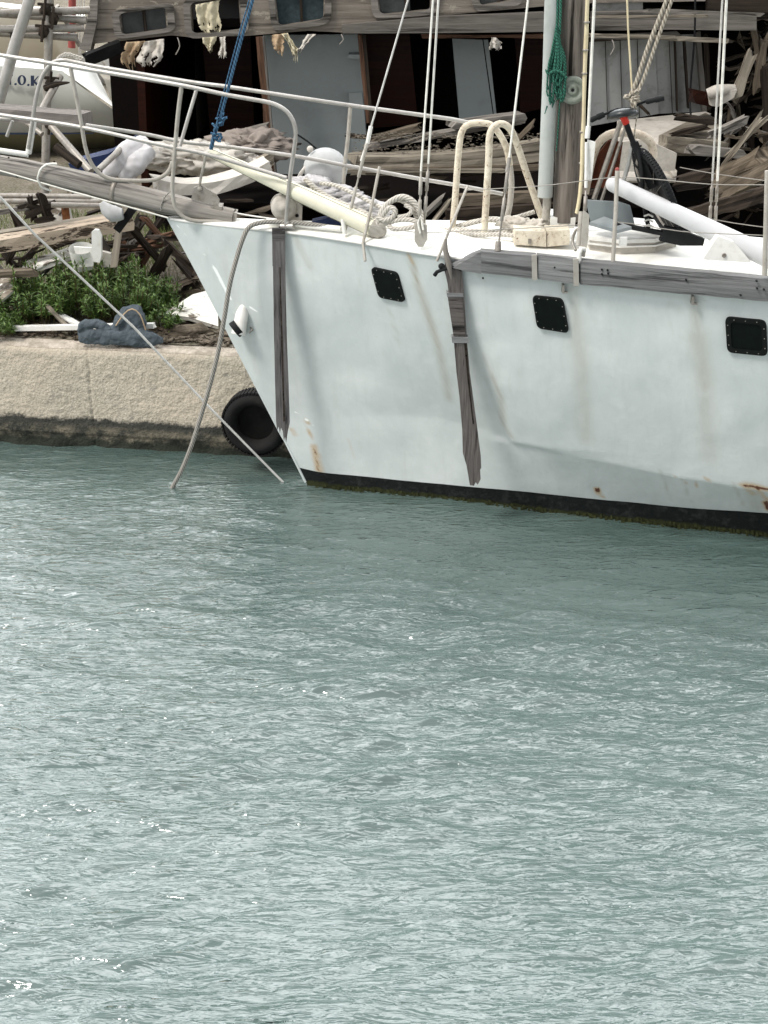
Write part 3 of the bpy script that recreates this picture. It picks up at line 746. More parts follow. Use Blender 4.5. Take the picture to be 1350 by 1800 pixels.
def deep(vf, mirror):
    vs, fs = vf; vs = [v.copy() for v in vs]; base = len(vs)-nu
    for v in vs: v.y += 0.003*(1 if mirror else -1)*(-1 if False else 1)
    for i in range(nu):
        p = vs[base+i].copy(); p.z = -0.35; p.y = YCF(p.x)+(p.y-YCF(p.x))*0.9; vs.append(p)
    for i in range(nu-1):
        q = (base+i, base+nu+i, base+nu+i+1, base+i+1); fs = fs + [q if not mirror else tuple(reversed(q))]
    return vs, fs
bv, bf = join2(deep(v1, False), deep(v2, True))
simple_mesh('boot_stripe', bv, bf, m, boat)
# a fringe of weed at the waterline
wb_ = MB()
for i in range(420):
    u = random.random()**1.0*0.62+0.01; p = hull_point(u, 2, 0.97)
    l = random.uniform(0.012, 0.045); y0 = float(WY(p.x)) - random.uniform(0.002, 0.028)
    q = Vector((p.x, y0, random.uniform(-0.01, 0.035))); w = random.uniform(0.006, 0.016)
    wb_.add([q, q+Vector((w, -0.004, 0)), q+Vector((w*1.5, -0.018, -l)), q+Vector((-w*.3, -0.014, -l*0.7))], [(0, 1, 2, 3)], [((0, 0),)*4], False)
wo_ = wb_.build('weed_fringe', mat_plain('waterline_weed', (0.028, 0.032, 0.012), 0.8, var=0.5), boat); wo_['kind'] = 'stuff'

# deck (cambered) with a low bulwark lip
dv = []; df = []; ND = 220; NW = 16
for i in range(ND+1):
    x = tip.x+0.004 + (XE-tip.x-0.004)*i/ND; yn = float(SY(x)); z = float(SZ(x)); hb = YCF(x)-yn
    for j in range(NW+1):
        s_ = -1+2*j/NW; camb = 0.055*(1-s_*s_)*min(1, hb/0.5)
        dv.append((x, YCF(x)+s_*(hb+0.006), z+0.004+camb))
for i in range(ND):
    for j in range(NW): df.append((i*(NW+1)+j, (i+1)*(NW+1)+j, (i+1)*(NW+1)+j+1, i*(NW+1)+j+1))
simple_mesh('deck', dv, df, M['deck'], boat)
bvd = BVHTree.FromPolygons([Vector(v) for v in dv], df)
def D(x, y, up=0.0):
    loc, n, i, d = bvd.ray_cast(CAMV, ray(x, y).normalized())
    if loc is None: return P(x, y, YC)
    return loc + Vector((0, 0, up))
# rounded gunwale lip
gl = MB(); gl.tube([Vector((x, float(SY(x))+0.004, float(SZ(x))-0.004)) for x in np.linspace(tip.x+0.02, 5.5, 90)], 0.011, 8, spline=False)
gl.tube([Vector((x, 2*YCF(x)-float(SY(x))-0.004, float(SZ(x))-0.004)) for x in np.linspace(tip.x+0.02, 5.5, 90)], 0.011, 8, spline=False)
gl.build('gunwale', M['whitepaint'], boat)
# weld-bead along the stem
tube_obj('stem_bar', [Vector((stem_x(z)-0.002, YCF(stem_x(z)), z)) for z in np.linspace(tip.z, 0.02, 20)], 0.010, hull.data.materials[0], boat, spline=False)

# hull windows
def hull_window(cor, glass=True, recess=False):
    pts = [H(*c, 0.0) for c in cor]; n = (pts[1]-pts[0]).cross(pts[3]-pts[0]).normalized()
    if n.y > 0: n = -n
    cen = sum(pts, Vector())/4
    def rounded(scale, off, k=5, rad=0.16):
        q = [cen+(p-cen)*scale for p in pts]; out = []
        for i in range(4):
            a, b2, c2 = q[i-1], q[i], q[(i+1) % 4]
            p1 = b2.lerp(a, rad); p2 = b2.lerp(c2, rad)
            for j in range(k+1):
                s2 = j/k; out.append(p1*(1-s2)**2 + b2*2*s2*(1-s2) + p2*s2*s2)
        return [o+n*off for o in out]
    rim = MB(); rim.slab(rounded(1.0, 0.020), -n*0.04, holes=[rounded(0.76 if recess else 0.90, 0.020)])
    ro = rim.build('window', M['blackrim'], boat)
    pn = MB(); pn.slab(rounded(0.83 if recess else 0.95, 0.012 if recess else 0.0185), -n*0.03)
    po = pn.build('pane', M['blackgloss'], None)
    # bolts, each a sub-part of the window
    bos = []
    for i in range(4):
        a, b2 = cen+(pts[i]-cen)*0.89, cen+(pts[(i+1) % 4]-cen)*0.89
        for j in range(3):
            bt = MB(); c2 = a.lerp(b2, (j+0.6)/3.2); bt.lathe(c2+n*0.019, n, [(0.0034, 0), (0.0034, 0.003), (0.0018, 0.0045), (0.0001, 0.0046)], 8)
            bos.append(bt.build('bolt', M['bolt'], None))
    return ro, po, bos
wins = []
for cor, rec in ((((654, 468), (700, 478), (714, 530), (668, 521)), False), (((936, 518), (990, 524), (1001, 584), (945, 575)), False), (((1275, 555), (1347, 562), (1350, 624), (1279, 617)), True)):
    wins.append(hull_window(cor, recess=rec))
def fix_child(ch, par):
    """keep ch where it is in the world while hanging it under par (all translations only)"""
    w = Vector(ch.location); pw = world_loc(par)
    ch.parent = par; ch.matrix_parent_inverse = Matrix.Translation(-pw); ch.location = w
def world_loc(o):
    if o.parent is None: return Vector(o.location)
    return world_loc(o.parent) + Vector(o.matrix_parent_inverse.translation) + Vector(o.location)
for r, p_, b2 in wins:
    fix_child(p_, r)
    for q in b2: fix_child(q, r)

# rubbing rail in weathered timber, three lengths with iron straps
def hull_off(p, off):  # push outwards in -Y
    return p + Vector((0, -off, 0))
def rail_board(x0, x1, top0, top1, bot0, bot1, mat, th=0.05, nick=False, n=14):
    """a long board following the hull; x in picture px; top/bottom px lines"""
    mb = MB(); T = []; Bm = []
    for i in range(n+1):
        a = i/n; x = x0+(x1-x0)*a; yt = top0+(top1-top0)*a; yb = bot0+(bot1-bot0)*a
        xr = P(x, yb, 9.0).x
        loc = H(x, yb, 0.0) if yb > 470 else H(x, 500, 0.0)
        Yb = loc.y-th; pb = P(x, yb, Yb); pt = P(x, yt, Yb-0.01)
        T.append(pt); Bm.append(pb)
    o = len(mb.v)
    vs = []; L = 0; fs = []; us_ = []
    for i in range(n+1):
        if i: L += (T[i]-T[i-1]).length
        j1 = 0.003*mnoise.noise(T[i]*9); j2 = 0.004*mnoise.noise(Bm[i]*9)
        vs += [T[i]+Vector((0, 0, j1)), T[i].lerp(Bm[i], .5)+Vector((0, -0.006, 0)), Bm[i]+Vector((0, 0, j2)), Bm[i]+Vector((0, th+0.02, j2)), T[i]+Vector((0, th+0.02, j1+0.004))]
        if i:
            a = (i-1)*5; c2 = i*5; h = 0.16
            L0 = L-(T[i]-T[i-1]).length
            for k, (w0, w1) in enumerate(((0, .08), (.08, .16), (.16, .21), (.21, .37), (.37, .42))):
                k2 = (k+1) % 5
                fs.append((a+k, a+k2, c2+k2, c2+k)); us_.append(((w0, L0), (w1, L0), (w1, L), (w0, L)))
    mb.add(vs, fs, us_, False)
    for base, rv in ((0, 1), (n*5, 0)):
        f = [0, 1, 2, 3, 4]; f = f if rv else f[::-1]
        mb.add(vs[base:base+5], [tuple(f)], [tuple((0.01*k, 0.02) for k in f)], False)
    return mb
r1 = rail_board(846, 944, 442, 450.5, 480, 491, M['railwood'], 0.055)
# feathered broken nose of the first length
ny_0 = H(846, 481, 0).y
nose = [P(846, 442, ny_0-.065), P(846, 481, ny_0-.055), P(820, 477, ny_0-.03), P(795, 471, ny_0-.0), P(790, 466, ny_0+.01), P(812, 458, ny_0-.01), P(832, 447, ny_0-.04)]
r1.slab(nose, (0, 0.06, 0))
r1.build('rubbing_rail', M['railwood'], boat)
rail_board(945.5, 1018, 450.5, 459, 491, 500, M['railwood'], 0.06).build('rubbing_rail', M['railwood'], boat)
rail_board(1020, 1600, 459, 515, 500, 553, M['railwood'], 0.055, n=30).build('rubbing_rail', M['railwood'], boat)
for x, yt, yb, w in ((939, 449, 492, 9), (1012, 456, 502, 9)):
    st = MB(); p0 = P(x, yt-1, H(x, 500, 0).y-0.085); p1 = P(x+1, yb, H(x, 500, 0).y-0.075)
    st.beam(p0, p1, w/290, 0.012, up=(0, -1, 0)); so = st.build('strap', M['greytube'], boat)
for x, y in ((989, 499), (1216, 519)):
    br = MB(); p = H(x, y+6, 0.0); p.y -= 0.02
    br.box(p, (0.014, 0.05, 0.05)); br.box(p+Vector((0.012, -0.01, -0.022)), (0.03, 0.03, 0.008)); br.build('rail_bracket', M['steel'], boat)
bh = MB()
for x, y in ((975, 470), (1206, 492), (1058, 474), (1068, 475), (1058, 482), (1069, 481), (1330, 494), (1340, 495), (1346, 496), (1331, 507), (1343, 509), (1302, 519), (849, 489)):
    Yr = H(x, max(y, 505), 0).y-0.072; p = P(x, y, Yr); bh.lathe(p, (0, -1, 0), [(0.006, -0.01), (0.006, 0.004), (0.0001, 0.005)], 8)
bh.build('rail_bolts', M['black'], boat)

# hawse pipe on the bow
hp = MB()
loc = H(420, 566, 0.0); a1 = P(419, 588, loc.y-0.075); a0 = P(430, 529, loc.y+0.005)
ax = (a1-a0)
# cut-off pipe: outer skin and dark bore, mouth facing forward and down
hp.tube([a0, a0.lerp(a1, .35)+Vector((0, -.012, 0)), a1], [0.012, 0.044, 0.050], 20, spline=False, cap=True); hpo = hp.build('hawse_pipe', M['whitepaint'], boat)
axm = Vector((-1, -.22, -.75)); a1 = P(413, 580, loc.y-0.075)
rim = MB(); rim.lathe(a1, axm, [(0.056, -0.035), (0.060, 0.0), (0.057, 0.006), (0.048, 0.006), (0.045, -0.03), (0.0001, -0.03)], 20)
ro = rim.build('pipe_mouth', M['black'], None); fix_child(ro, hpo)
b_ = MB(); b_.tube([H(438, 575, -0.01), H(446, 578, 0.02), H(441, 583, 0.03)], 0.006, 6); bb = b_.build('pipe_bracket', M['steel'], None); fix_child(bb, hpo)

BOAT = True
# bowsprit: a worn tapering log on the centre line
bs = PL([(-120, 262), (-40, 280), (0, 290), (60, 301), (120, 314), (200, 334), (290, 357), (360, 372), (412, 381)], YC)
sp_ = MB(); sp_.tube(bs, [0.067, 0.068, 0.068, 0.069, 0.072, 0.077, 0.074, 0.062, 0.05], 22, jit=0.10, squash=1.0, step=0.05)
spo = sp_.build('bowsprit', M['spritwood'], boat)
def ring_at(name, x, y, R, wd, mat, tilt, par):
    mb = MB(); c2 = P(x, y, YC); mb.lathe(c2, tilt, [(R-0.004, -wd/2), (R, -wd/2), (R, wd/2), (R-0.004, wd/2)], 24); o = mb.build(name, mat, None); fix_child(o, par); return o
tl = (bs[5]-bs[4]).normalized()
ring_at('iron_band', 204, 335, 0.083, 0.028, M['steel'], tl, spo)
# lashing loops round the bowsprit
for (pp, mt, r) in (([(100, 288, 9.86), (82, 289, 9.84), (70, 300, 9.83), (66, 314, 9.83), (72, 328, 9.85), (90, 335, 9.9)], M['whitewire'], 0.0075), ([(300, 336, 9.85), (290, 345, 9.83), (284, 358, 9.83), (283, 370, 9.85)], M['ropegrey'], 0.005)):
    mb = MB(); mb.tube(PL(pp), r, 8); o = mb.build('lashing', mt, None); fix_child(o, spo)
kn = MB()
for x, y, r in ((152, 322, .012), (166, 320, .006), (219, 340, .008), (30, 309, .012), (345, 369, .012), (95, 284, .006), (257, 352, .005), (15, 277, .006)):
    p = P(x, y, YC-0.071); kn.lathe(p, (0, -1, 0.2), [(r, -0.01), (r*.9, 0.002), (r*.5, 0.001), (0.0001, -0.003)], 9)
o = kn.build('knot', M['darkwood'], None); fix_child(o, spo)
# heel bracket and pierced chock plate
hb = MB(); hb.slab(PL([(385, 370), (416, 374), (413, 391), (386, 390)], YC-0.06), (0, 0.11, 0)); hb.slab(PL([(370, 362), (390, 364), (389, 380), (372, 377)], YC-0.07), (0, 0.13, 0)); hb.build('heel_bracket', M['steel'], boat)
cp = MB(); cp.slab(PL([(341, 330), (353, 325), (380, 342), (386, 352), (383, 364), (372, 360), (336, 350)], YC-0.05), (0, 0.02, 0)); cpo = cp.build('chock_plate', M['steel'], boat)
b_ = MB(); b_.tube(PL([(362, 272), (358, 292), (353, 312), (350, 334)], YC-0.06), 0.009, 6); b_.ball(P(351, 332, YC-.06), 0.017); o = b_.build('shackle', M['greytube'], None); fix_child(o, cpo)

# pulpit and rails (tube paths)
def tb(name, pts, r, mat, seg=10, par=boat, step=0.02, **k):
    return tube_obj(name, PL(pts), r, mat, par, seg, step=step, **k)
RP = 0.0135
tb('pulpit_rail', [(-40, 90, 9.78), (0, 97, 9.77), (123, 117, 9.74), (313, 149, 9.68), (400, 167, 9.65), (467, 179, 9.63), (487, 185, 9.63), (504, 196, 9.625), (515, 212, 9.62), (520, 234, 9.62), (517, 262, 9.62), (510, 310, 9.62), (505, 360, 9.62), (502, 402, 9.62)], RP, M['galv'])
tb('pulpit_rail', [(50, 262, 10.0), (56, 220, 10.0), (62, 180, 10.02), (68, 152, 10.04), (78, 128, 10.05), (92, 111, 10.06), (108, 106, 10.06), (125, 108, 10.07), (170, 117, 10.08), (340, 145, 10.12), (396, 152, 10.14), (540, 174, 10.2), (621, 186, 10.25), (790, 209, 10.33), (826, 216, 10.34)], RP, M['galv'])
tb('pulpit_rail', [(-40, 195, 9.8), (0, 202, 9.79), (139, 223, 9.76), (280, 254, 9.72), (363, 271, 9.70), (441, 294, 9.66), (504, 313, 9.62)], RP*.95, M['galv'])
tb('pulpit_rail', [(151, 220, 9.95), (250, 235, 10.06), (320, 249, 10.10), (401, 258, 10.14), (522, 275, 10.2), (620, 293, 10.25), (736, 314, 10.32), (812, 327, 10.36), (884, 341, 10.40)], RP*.95, M['galv'])
tb('pulpit_frame', [(124, 119, 9.74), (132, 160, 9.75), (140, 200, 9.76), (144, 224, 9.76), (150, 258, 9.78), (158, 282, 9.80), (172, 302, 9.83), (190, 313, 9.86), (214, 317, 9.9), (264, 317, 9.99), (284, 311, 10.02), (297, 300, 10.04), (303, 284, 10.05)], RP, M['greytube'])
tb('pulpit_frame', [(319, 152, 9.68), (313, 200, 9.69), (308, 258, 9.71), (303, 326, 9.73), (305, 352, 9.74), (311, 369, 9.75), (324, 382, 9.77), (342, 388, 9.80), (368, 389, 9.84), (392, 389, 9.88)], RP, M['greytube'])
tb('pulpit_brace', [(346, 156, 10.1), (331, 206, 10.0), (316, 258, 9.9)], RP*.9, M['galv'], spline=False)
tb('stanchion', [(616, 188, 10.25), (612, 240, 10.25), (606, 290, 10.25), (602, 340, 10.24), (598, 388, 10.22)], RP*.95, M['greytube'], spline=False)
tb('pulpit_stay', [(522, 236, 9.62), (540, 248, 9.7), (556, 261, 9.8)], 0.006, M['black'], spline=False)
b_ = MB(); b_.ball(P(505, 392, 9.63), 0.018); b_.tube([P(494, 398, 9.64), P(516, 398, 9.62)], 0.02, 8); b_.build('rail_foot', M['galv'], boat)
tb('hoop_rail', [(795, 405, 10.05), (800, 350, 10.05), (804, 293, 10.06), (808, 250, 10.07), (811, 234, 10.08), (818, 222, 10.09), (828, 217, 10.1), (845, 216, 10.12), (862, 219, 10.14), (873, 229, 10.17), (884, 246, 10.2), (892, 266, 10.23), (896, 290, 10.26)], 0.021, M['hooppaint'])
tb('hoop_rail', [(851, 418, 9.75), (853, 380, 9.75), (856, 330, 9.76), (859, 280, 9.77), (860, 245, 9.78), (864, 228, 9.8), (874, 219, 9.83), (885, 218, 9.87), (896, 226, 9.91), (906, 246, 9.97), (924, 300, 10.05), (943, 355, 10.12), (952, 381, 10.15), (962, 400, 10.17)], 0.022, M['hooppaint'])
tb('hoop_leg', [(896, 290, 10.26), (899, 322, 10.26), (896, 360, 10.26), (890, 388, 10.25)], 0.019, M['greytube'])
# raked prop stays
tb('prop_stay', [(667, 293, 9.75), (653, 364, 9.55), (638, 427, 9.35), (642, 459, 9.24)], 0.0095, M['greytube'], spline=False)
tb('prop_stay', [(822, 327, 10.0), (805, 368, 9.6), (788, 409, 9.15), (779, 432, 9.08), (768, 459, 9.05)], 0.009, M['greytube'], spline=False)
tb('stanchion', [(1085, 300, 9.10), (1082, 380, 9.0), (1077, 466, 8.92)], 0.0125, M['greytube'], spline=False)
tb('stanchion', [(1349, 300, 8.74), (1347, 380, 8.71), (1344, 484, 8.69)], 0.015, M['greytube'], spline=False)
b_ = MB(); b_.ball(P(1085, 298, 9.1), 0.013, (1, 1, 1)); b_.build('stanchion_cap', M['redpole'], boat)

# wires: name path radius mat
def turnbuckle(p0, p1, r=0.011, mat=None):
    p0, p1 = Vector(p0), Vector(p1); d = p1-p0
    mb = MB(); mb.tube([p0, p0+d*.12, p0+d*.13, p0+d*.45, p0+d*.46, p0+d*.54, p0+d*.55, p0+d*.87, p0+d*.88, p1], [r*.55, r*.55, r, r, r*.5, r*.5, r, r, r*.55, r*.55], 8, spline=False)
    return mb
def stay(top, mid, foot, r, mat, tmat, label='stay'):
    o = tube_obj(label, [P(*top), P(*mid)], r, mat, boat, 6, spline=False)
    tbk = turnbuckle(P(*mid), P(*foot)); to = tbk.build('turnbuckle', tmat, None); fix_child(to, o); return o
stay((729, -40, 9.97), (651, 227, 9.72), (606, 411, 9.55), 0.0062, M['wire'], M['greytube'])
s_ = MB(); s_.tube([P(652, 222, 9.72), P(646, 252, 9.70)], 0.013, 8); s_.tube([P(646, 250, 9.7), P(635, 283, 9.67)], 0.009, 8); s_.build('stay_fitting', M['whitepaint'], boat)
stay((764, -40, 9.6), (740, 301, 9.30), (737, 392, 9.24), 0.0066, M['whitewire'], M['greytube'])
stay((773, -40, 9.68), (753, 288, 9.36), (746, 392, 9.28), 0.0066, M['whitewire'], M['steel'])
c1 = MB(); c1.slab(PL([(732, 388), (741, 386), (745, 395), (751, 396), (751, 420), (744, 434), (735, 434), (729, 424), (729, 400)], 9.19), (0, 0.03, 0)); c1.build('chain_plate', M['greytube'], boat)
c1 = MB(); c1.tube(PL([(744, 404, 9.17), (742, 392, 9.17), (739, 380, 9.18), (735, 392, 9.17), (739, 410, 9.17)], None), 0.007, 8); c1.build('shackle', M['whitewire'], boat)
stay((933, -40, 9.6), (895, 279, 9.20), (880, 404, 9.04), 0.0066, M['whitewire'], M['steel'])
s_ = MB(); s_.tube([P(896, 277, 9.2), P(891, 302, 9.17)], 0.012, 8); s_.build('stay_fitting', M['steel'], boat); s_ = MB(); s_.tube([P(880, 400, 9.04), P(877, 426, 9.01)], 0.006, 6); s_.tube([P(876, 424, 9.01), P(875, 441, 8.99)], [0.017, 0.021], 10, spline=False); s_.build('stay_fitting', M['steel'], boat)
stay((1272, -40, 10.5), (1252, 318, 10.65), (1247, 398, 10.68), 0.0066, M['wire'], M['steel'])
stay((1279, -40, 10.45), (1261, 318, 10.6), (1257, 398, 10.64), 0.0085, M['whitewire'], M['steel'])
tube_obj('stay', [P(1101, -40, 9.7), P(1104, 50, 9.7), P(1111, 160, 9.68)], 0.0055, M['bamboo'], boat, 6, spline=False)
# lifelines
for pts in ([(642, 395, 9.45), (740, 409, 9.22), (790, 407, 9.1), (905, 402, 9.05), (1022, 395, 9.0)], [(822, 334, 9.6), (900, 330, 9.3), (970, 325, 9.1), (1075, 312, 9.1), (1140, 314, 9.0), (1250, 324, 8.85), (1350, 325, 8.74), (1420, 328, 8.7)], [(1082, 390, 9.0), (1125, 395, 8.95), (1200, 407, 8.9), (1350, 414, 8.72), (1420, 417, 8.7)], [(1195, 294, 10.6), (1260, 306, 10.6), (1350, 318, 10.6)], [(1215, 378, 10.6), (1290, 392, 10.6), (1350, 400, 10.6)]):
    tube_obj('lifeline', PL(pts), 0.0028, M['thinwire'], boat, 5, step=0.1)

# mast and what is fixed to it
mo = tube_obj('mast', PL([(1013, -60), (1008, 0), (1001, 200), (994, 388)], 9.94), [0.082, 0.082, 0.081, 0.080], M['mastwood'], boat, 24, step=0.06, jit=0.02)
b_ = MB(); b_.slab(PL([(967, 382), (1012, 383), (1010, 402), (967, 402)], 9.82), (0, 0.26, 0)); o = b_.build('mast_step', M['whitepaint'], None); fix_child(o, mo)
b_ = MB(); c_ = P(1004, 158, 9.84); axd = Vector((0.05, -1, 0.1))
b_.lathe(c_, axd, [(0.06, 0.0), (0.080, 0.02), (0.084, 0.045), (0.077, 0.055), (0.055, 0.060), (0.053, 0.052), (0.032, 0.05), (0.031, 0.057), (0.012, 0.06), (0.009, 0.05), (0.0001, 0.05)], 32)
o = b_.build('winch_drum', M['discgrey'], None); fix_child(o, mo)
b_ = MB(); b_.lathe(c_+axd.normalized()*0.056, axd, [(0.009, 0), (0.009, 0.004), (0.0001, 0.0041)], 12); o = b_.build('drum_bolt', M['black'], None); fix_child(o, mo)
b_ = MB(); b_.beam(P(986, 254, 9.855), P(1000, 312, 9.855), 0.02, 0.014, n=6, jit=.4); o = b_.build('iron_cleat', M['black'], None); fix_child(o, mo)
po = tube_obj('plastic_pipe', PL([(974, -60), (971, 0), (966, 160), (958, 346)], 9.80), 0.047, M['pvc'], boat, 20, step=0.1)
b_ = MB(); b_.tube(PL([(962, 340, 9.83), (960, 385, 9.86)]), 0.026, 10); o = b_.build('pipe_stub', M['greytube'], None); fix_child(o, po)
b_ = MB(); b_.tube(PL([(1034, -40, 9.72), (1031, 40, 9.72), (1028, 120, 9.71), (1026, 200, 9.7), (1023, 290, 9.68), (1019, 345, 9.66), (1014, 375, 9.64)]), 0.0125, 8, jit=.25); o = b_.build('batten', M['bamboo'], boat)
tie = MB()
for x, y in ((1031, 39), (1029, 88), (1027, 129), (1023, 232), (1022, 287), (1017, 375)):
    tie.lathe(P(x, y, 9.70), (0.06, 0, 1), [(0.014, -0.005), (0.017, -0.005), (0.017, 0.005), (0.014, 0.005)], 12)
t2 = tie.build('cable_tie', M['steel'], None); fix_child(t2, o)
o = tube_obj('stay', [P(1047, -40, 9.45), P(1042, 60, 9.42), P(1034, 225, 9.34)], 0.0085, M['whitewire'], boat, 8, spline=False)
b_ = MB(); b_.tube(PL([(1034, 222, 9.34), (1032, 243, 9.33)]), 0.015, 10); b_.tube(PL([(1031, 250, 9.32), (1030, 330, 9.28)]), 0.010, 8); b_.slab(PL([(1033, 246), (1047, 250), (1040, 318), (1034, 318)], 9.33), (0, .02, 0)); o2 = b_.build('stay_fitting', M['whitepaint'], None); fix_child(o2, o)
tbk = turnbuckle(P(1030, 335, 9.28), P(1026, 415, 9.1), 0.012); o2 = tbk.build('turnbuckle', M['steel'], None); fix_child(o2, o)
b_ = MB(); b_.tube(PL([(1022, 372, 9.12), (1017, 432, 9.0)]), 0.016, 8); b_.slab(PL([(1026, 370), (1036, 378), (1034, 420), (1028, 452), (1020, 450)], 8.93), (0, 0.02, 0)); b_.build('chain_plate', M['greytube'], boat)
b_ = MB(); b_.tube(PL([(1018, 462, 8.88), (1018, 445, 8.88), (1022, 437, 8.9), (1028, 438, 8.93)]), 0.014, 10); b_.build('vent_elbow', M['whitepaint'], boat)
b_ = MB(); b_.tube(PL([(1022, 400, 9.1), (1012, 405, 9.2), (1006, 425, 9.2), (1012, 440, 9.1)]), 0.009, 8); b_.build('shackle', M['steel'], boat)

# deck gear that is part of the yacht
b_ = MB(); b_.slab(PL([(905, 405), (960, 408), (960, 434), (904, 430)], 9.42), (0.0, 0.16, 0)); b_.slab(PL([(961, 406), (1002, 404), (1001, 430), (961, 434)], 9.44), (0, 0.16, 0)); bo = b_.build('deck_box', M['hooppaint'], boat)
b_ = MB(); b_.box(P(931, 424, 9.41), (0.018, 0.012, 0.028)); o = b_.build('box_latch', M['steel'], None); fix_child(o, bo)
# hatch with raised double lid
def deckslab(cor, z0, z1, mat, name, par=boat, sc=1.0):
    pts = [PZ(x, y, z0) for x, y in cor]; c2 = sum(pts, Vector())/len(pts); pts = [c2+(p-c2)*sc for p in pts]
    b_ = MB(); b_.slab(pts, (0, 0, z1-z0)); o = b_.build(name, mat, None if par is not boat else par)
    if par is not boat: fix_child(o, par)
    return o
hc = [(1036, 443), (1090, 449), (1150, 447), (1188, 437), (1170, 416), (1100, 409), (1045, 414), (1030, 430)]
ha = deckslab(hc, 1.835, 1.885, M['hatch'], 'deck_hatch')
deckslab([(x, y-14) for x, y in hc], 1.887, 1.897, M['whitepaint'], 'hatch_lip', ha, 1.04)
deckslab([(x, y-17) for x, y in hc], 1.899, 1.909, M['hatch'], 'hatch_lip', ha, 0.98)
deckslab([(x, y-21) for x, y in hc], 1.911, 1.935, M['whitepaint'], 'hatch_lid', ha, 1.02)
b_ = MB(); b_.box(P(1095, 424, 9.02), (0.045, 0.02, 0.05)); o = b_.build('hatch_latch', M['whitepaint'], None); fix_child(o, ha)
# windlass / anchor roller on the fore deck
wl = MB(); cw = P(497, 362, 9.93)
wl.lathe(cw, (0.15, -1, 0.1), [(0.0001, -0.10), (0.055, -0.10), (0.075, -0.085), (0.075, -0.055), (0.045, -0.04), (0.045, 0.04), (0.082, 0.055), (0.085, 0.085), (0.06, 0.10), (0.03, 0.10), (0.028, 0.115), (0.0001, 0.115)], 28)
wl.slab(PL([(498, 352), (520, 353), (531, 365), (530, 392), (498, 394)], 9.86), (0, 0.06, 0)); wlo = wl.build('windlass', M['hatch'], boat)
b_ = MB(); b_.lathe(P(522, 379, 9.855), (0, -1, 0), [(0.012, 0), (0.011, 0.004), (0.0001, 0.001)], 12); b_.lathe(P(493, 356, 9.80), (0.15, -1, .1), [(0.02, 0), (0.018, 0.006), (0.0001, 0.002)], 12); o = b_.build('shaft_hole', M['black'], None); fix_child(o, wlo)
tb('roller_bar', [(412, 374, 9.9), (440, 379, 9.86), (475, 384, 9.82), (487, 385, 9.8)], 0.005, M['wire'])
b_ = MB(); b_.tube(PL([(470, 388, 9.78), (520, 394, 9.7), (600, 402, 9.6)]), 0.018, 10); b_.tube(PL([(602, 385, 9.52), (606, 412, 9.5)]), 0.014, 8); b_.build('toe_bar', M['whitepaint'], boat)
b_ = MB(); b_.slab(PL([(548, 390), (575, 384), (600, 392), (600, 398), (548, 399)], 9.9), (0, .1, 0)); b_.build('anchor_fluke', M['bluesheet'], boat)
# cleat with horn at the start of the rail
b_ = MB(); b_.tube(PL([(764, 484, 9.03), (768, 478, 9.02), (778, 474, 9.0), (790, 470, 8.99), (806, 468, 8.98)]), [0.013, 0.012, 0.011, 0.014, 0.012], 10); b_.ball(P(776, 468, 9.01), 0.02); b_.tube(PL([(782, 476, 9.0), (780, 466, 9.0)]), .012, 8)
b_.build('cleat', M['black'], boat)

# ================================================================== THINGS LYING ON OR HANGING FROM THE YACHT
def thing(o, label, cat, group=None): return tag(o, label, cat, group)
# two fender planks hung against the topsides
def hung_plank(outline, Ytop, Ybot, th, mat, seed):
    """outline px polygon (front face); depth varies with height"""
    ys_ = [p[1] for p in outline]; y0, y1 = min(ys_), max(ys_)
    global BOAT
    old = BOAT; BOAT = False; pts = [P(x, y, Ytop+(Ybot-Ytop)*(y-y0)/(y1-y0)) for x, y in outline]; BOAT = old
    mb = MB(); mb.slab(pts, (0, th, 0)); 
    # uv: run the grain down the plank
    mb.uv = [tuple((u[1], u[0]) for u in f) if False else tuple((c[1], c[0]) for c in f) for f in mb.uv]
    return mb
PY1 = H(492, 425, 0).y-0.055
e = empty('fender_plank', P(492, 400, 9.55), 'dark straight plank hanging nearer the bow, splintered at its foot', 'fender plank')
p1 = hung_plank([(478, 402), (500, 402), (501, 460), (502, 520), (504, 600), (507, 680), (509, 745), (506, 758), (503, 778), (501, 768), (499, 776), (497, 758), (494, 752), (492, 762), (490, 750), (487, 757), (485, 738), (483, 650), (481, 560), (480, 480)], PY1, PY1-.10, 0.03, None, 1)
p1.build('plank', M['fenderwood'], e)
BOAT = False
b_ = MB(); b_.slab(PL([(478, 401), (501, 401), (501, 470), (479, 468)], PY1-.006), (0, 0.007, 0)); b_.build('plank_cap', M['fenderwood'], e)
b_ = MB(); b_.slab(PL([(491, 470), (493, 470), (501, 740), (498, 741)], PY1-.103), (0, 0.006, 0)); b_.build('split_seam', M['darkwood'], e)
BOAT = True
b_ = MB(); b_.tube(PL([(490, 404, 9.57), (492, 396, 9.62), (498, 398, 9.64)]), 0.004, 6); b_.build('hanging_tie', M['black'], e)
e = empty('fender_plank', P(800, 480, 9.0), 'brown tapering plank lashed below the rubbing rail end with metal bands', 'fender plank')
Yt = H(806, 490, 0).y-0.06; Yb = Yt+0.10
BOAT = False
p2 = hung_plank([(784, 446), (790, 448), (796, 470), (812, 478), (816, 520), (821, 600), (826, 655), (832, 700), (838, 745), (845, 800), (846, 822), (844, 826), (845, 842), (840, 852), (836, 848), (833, 854), (826, 853), (820, 818), (814, 798), (813, 760), (808, 700), (803, 660), (798, 600), (792, 540), (787, 500), (782, 478)], Yt, Yb, 0.045, None, 2)
p2.build('plank', M['fenderwood2'], e)
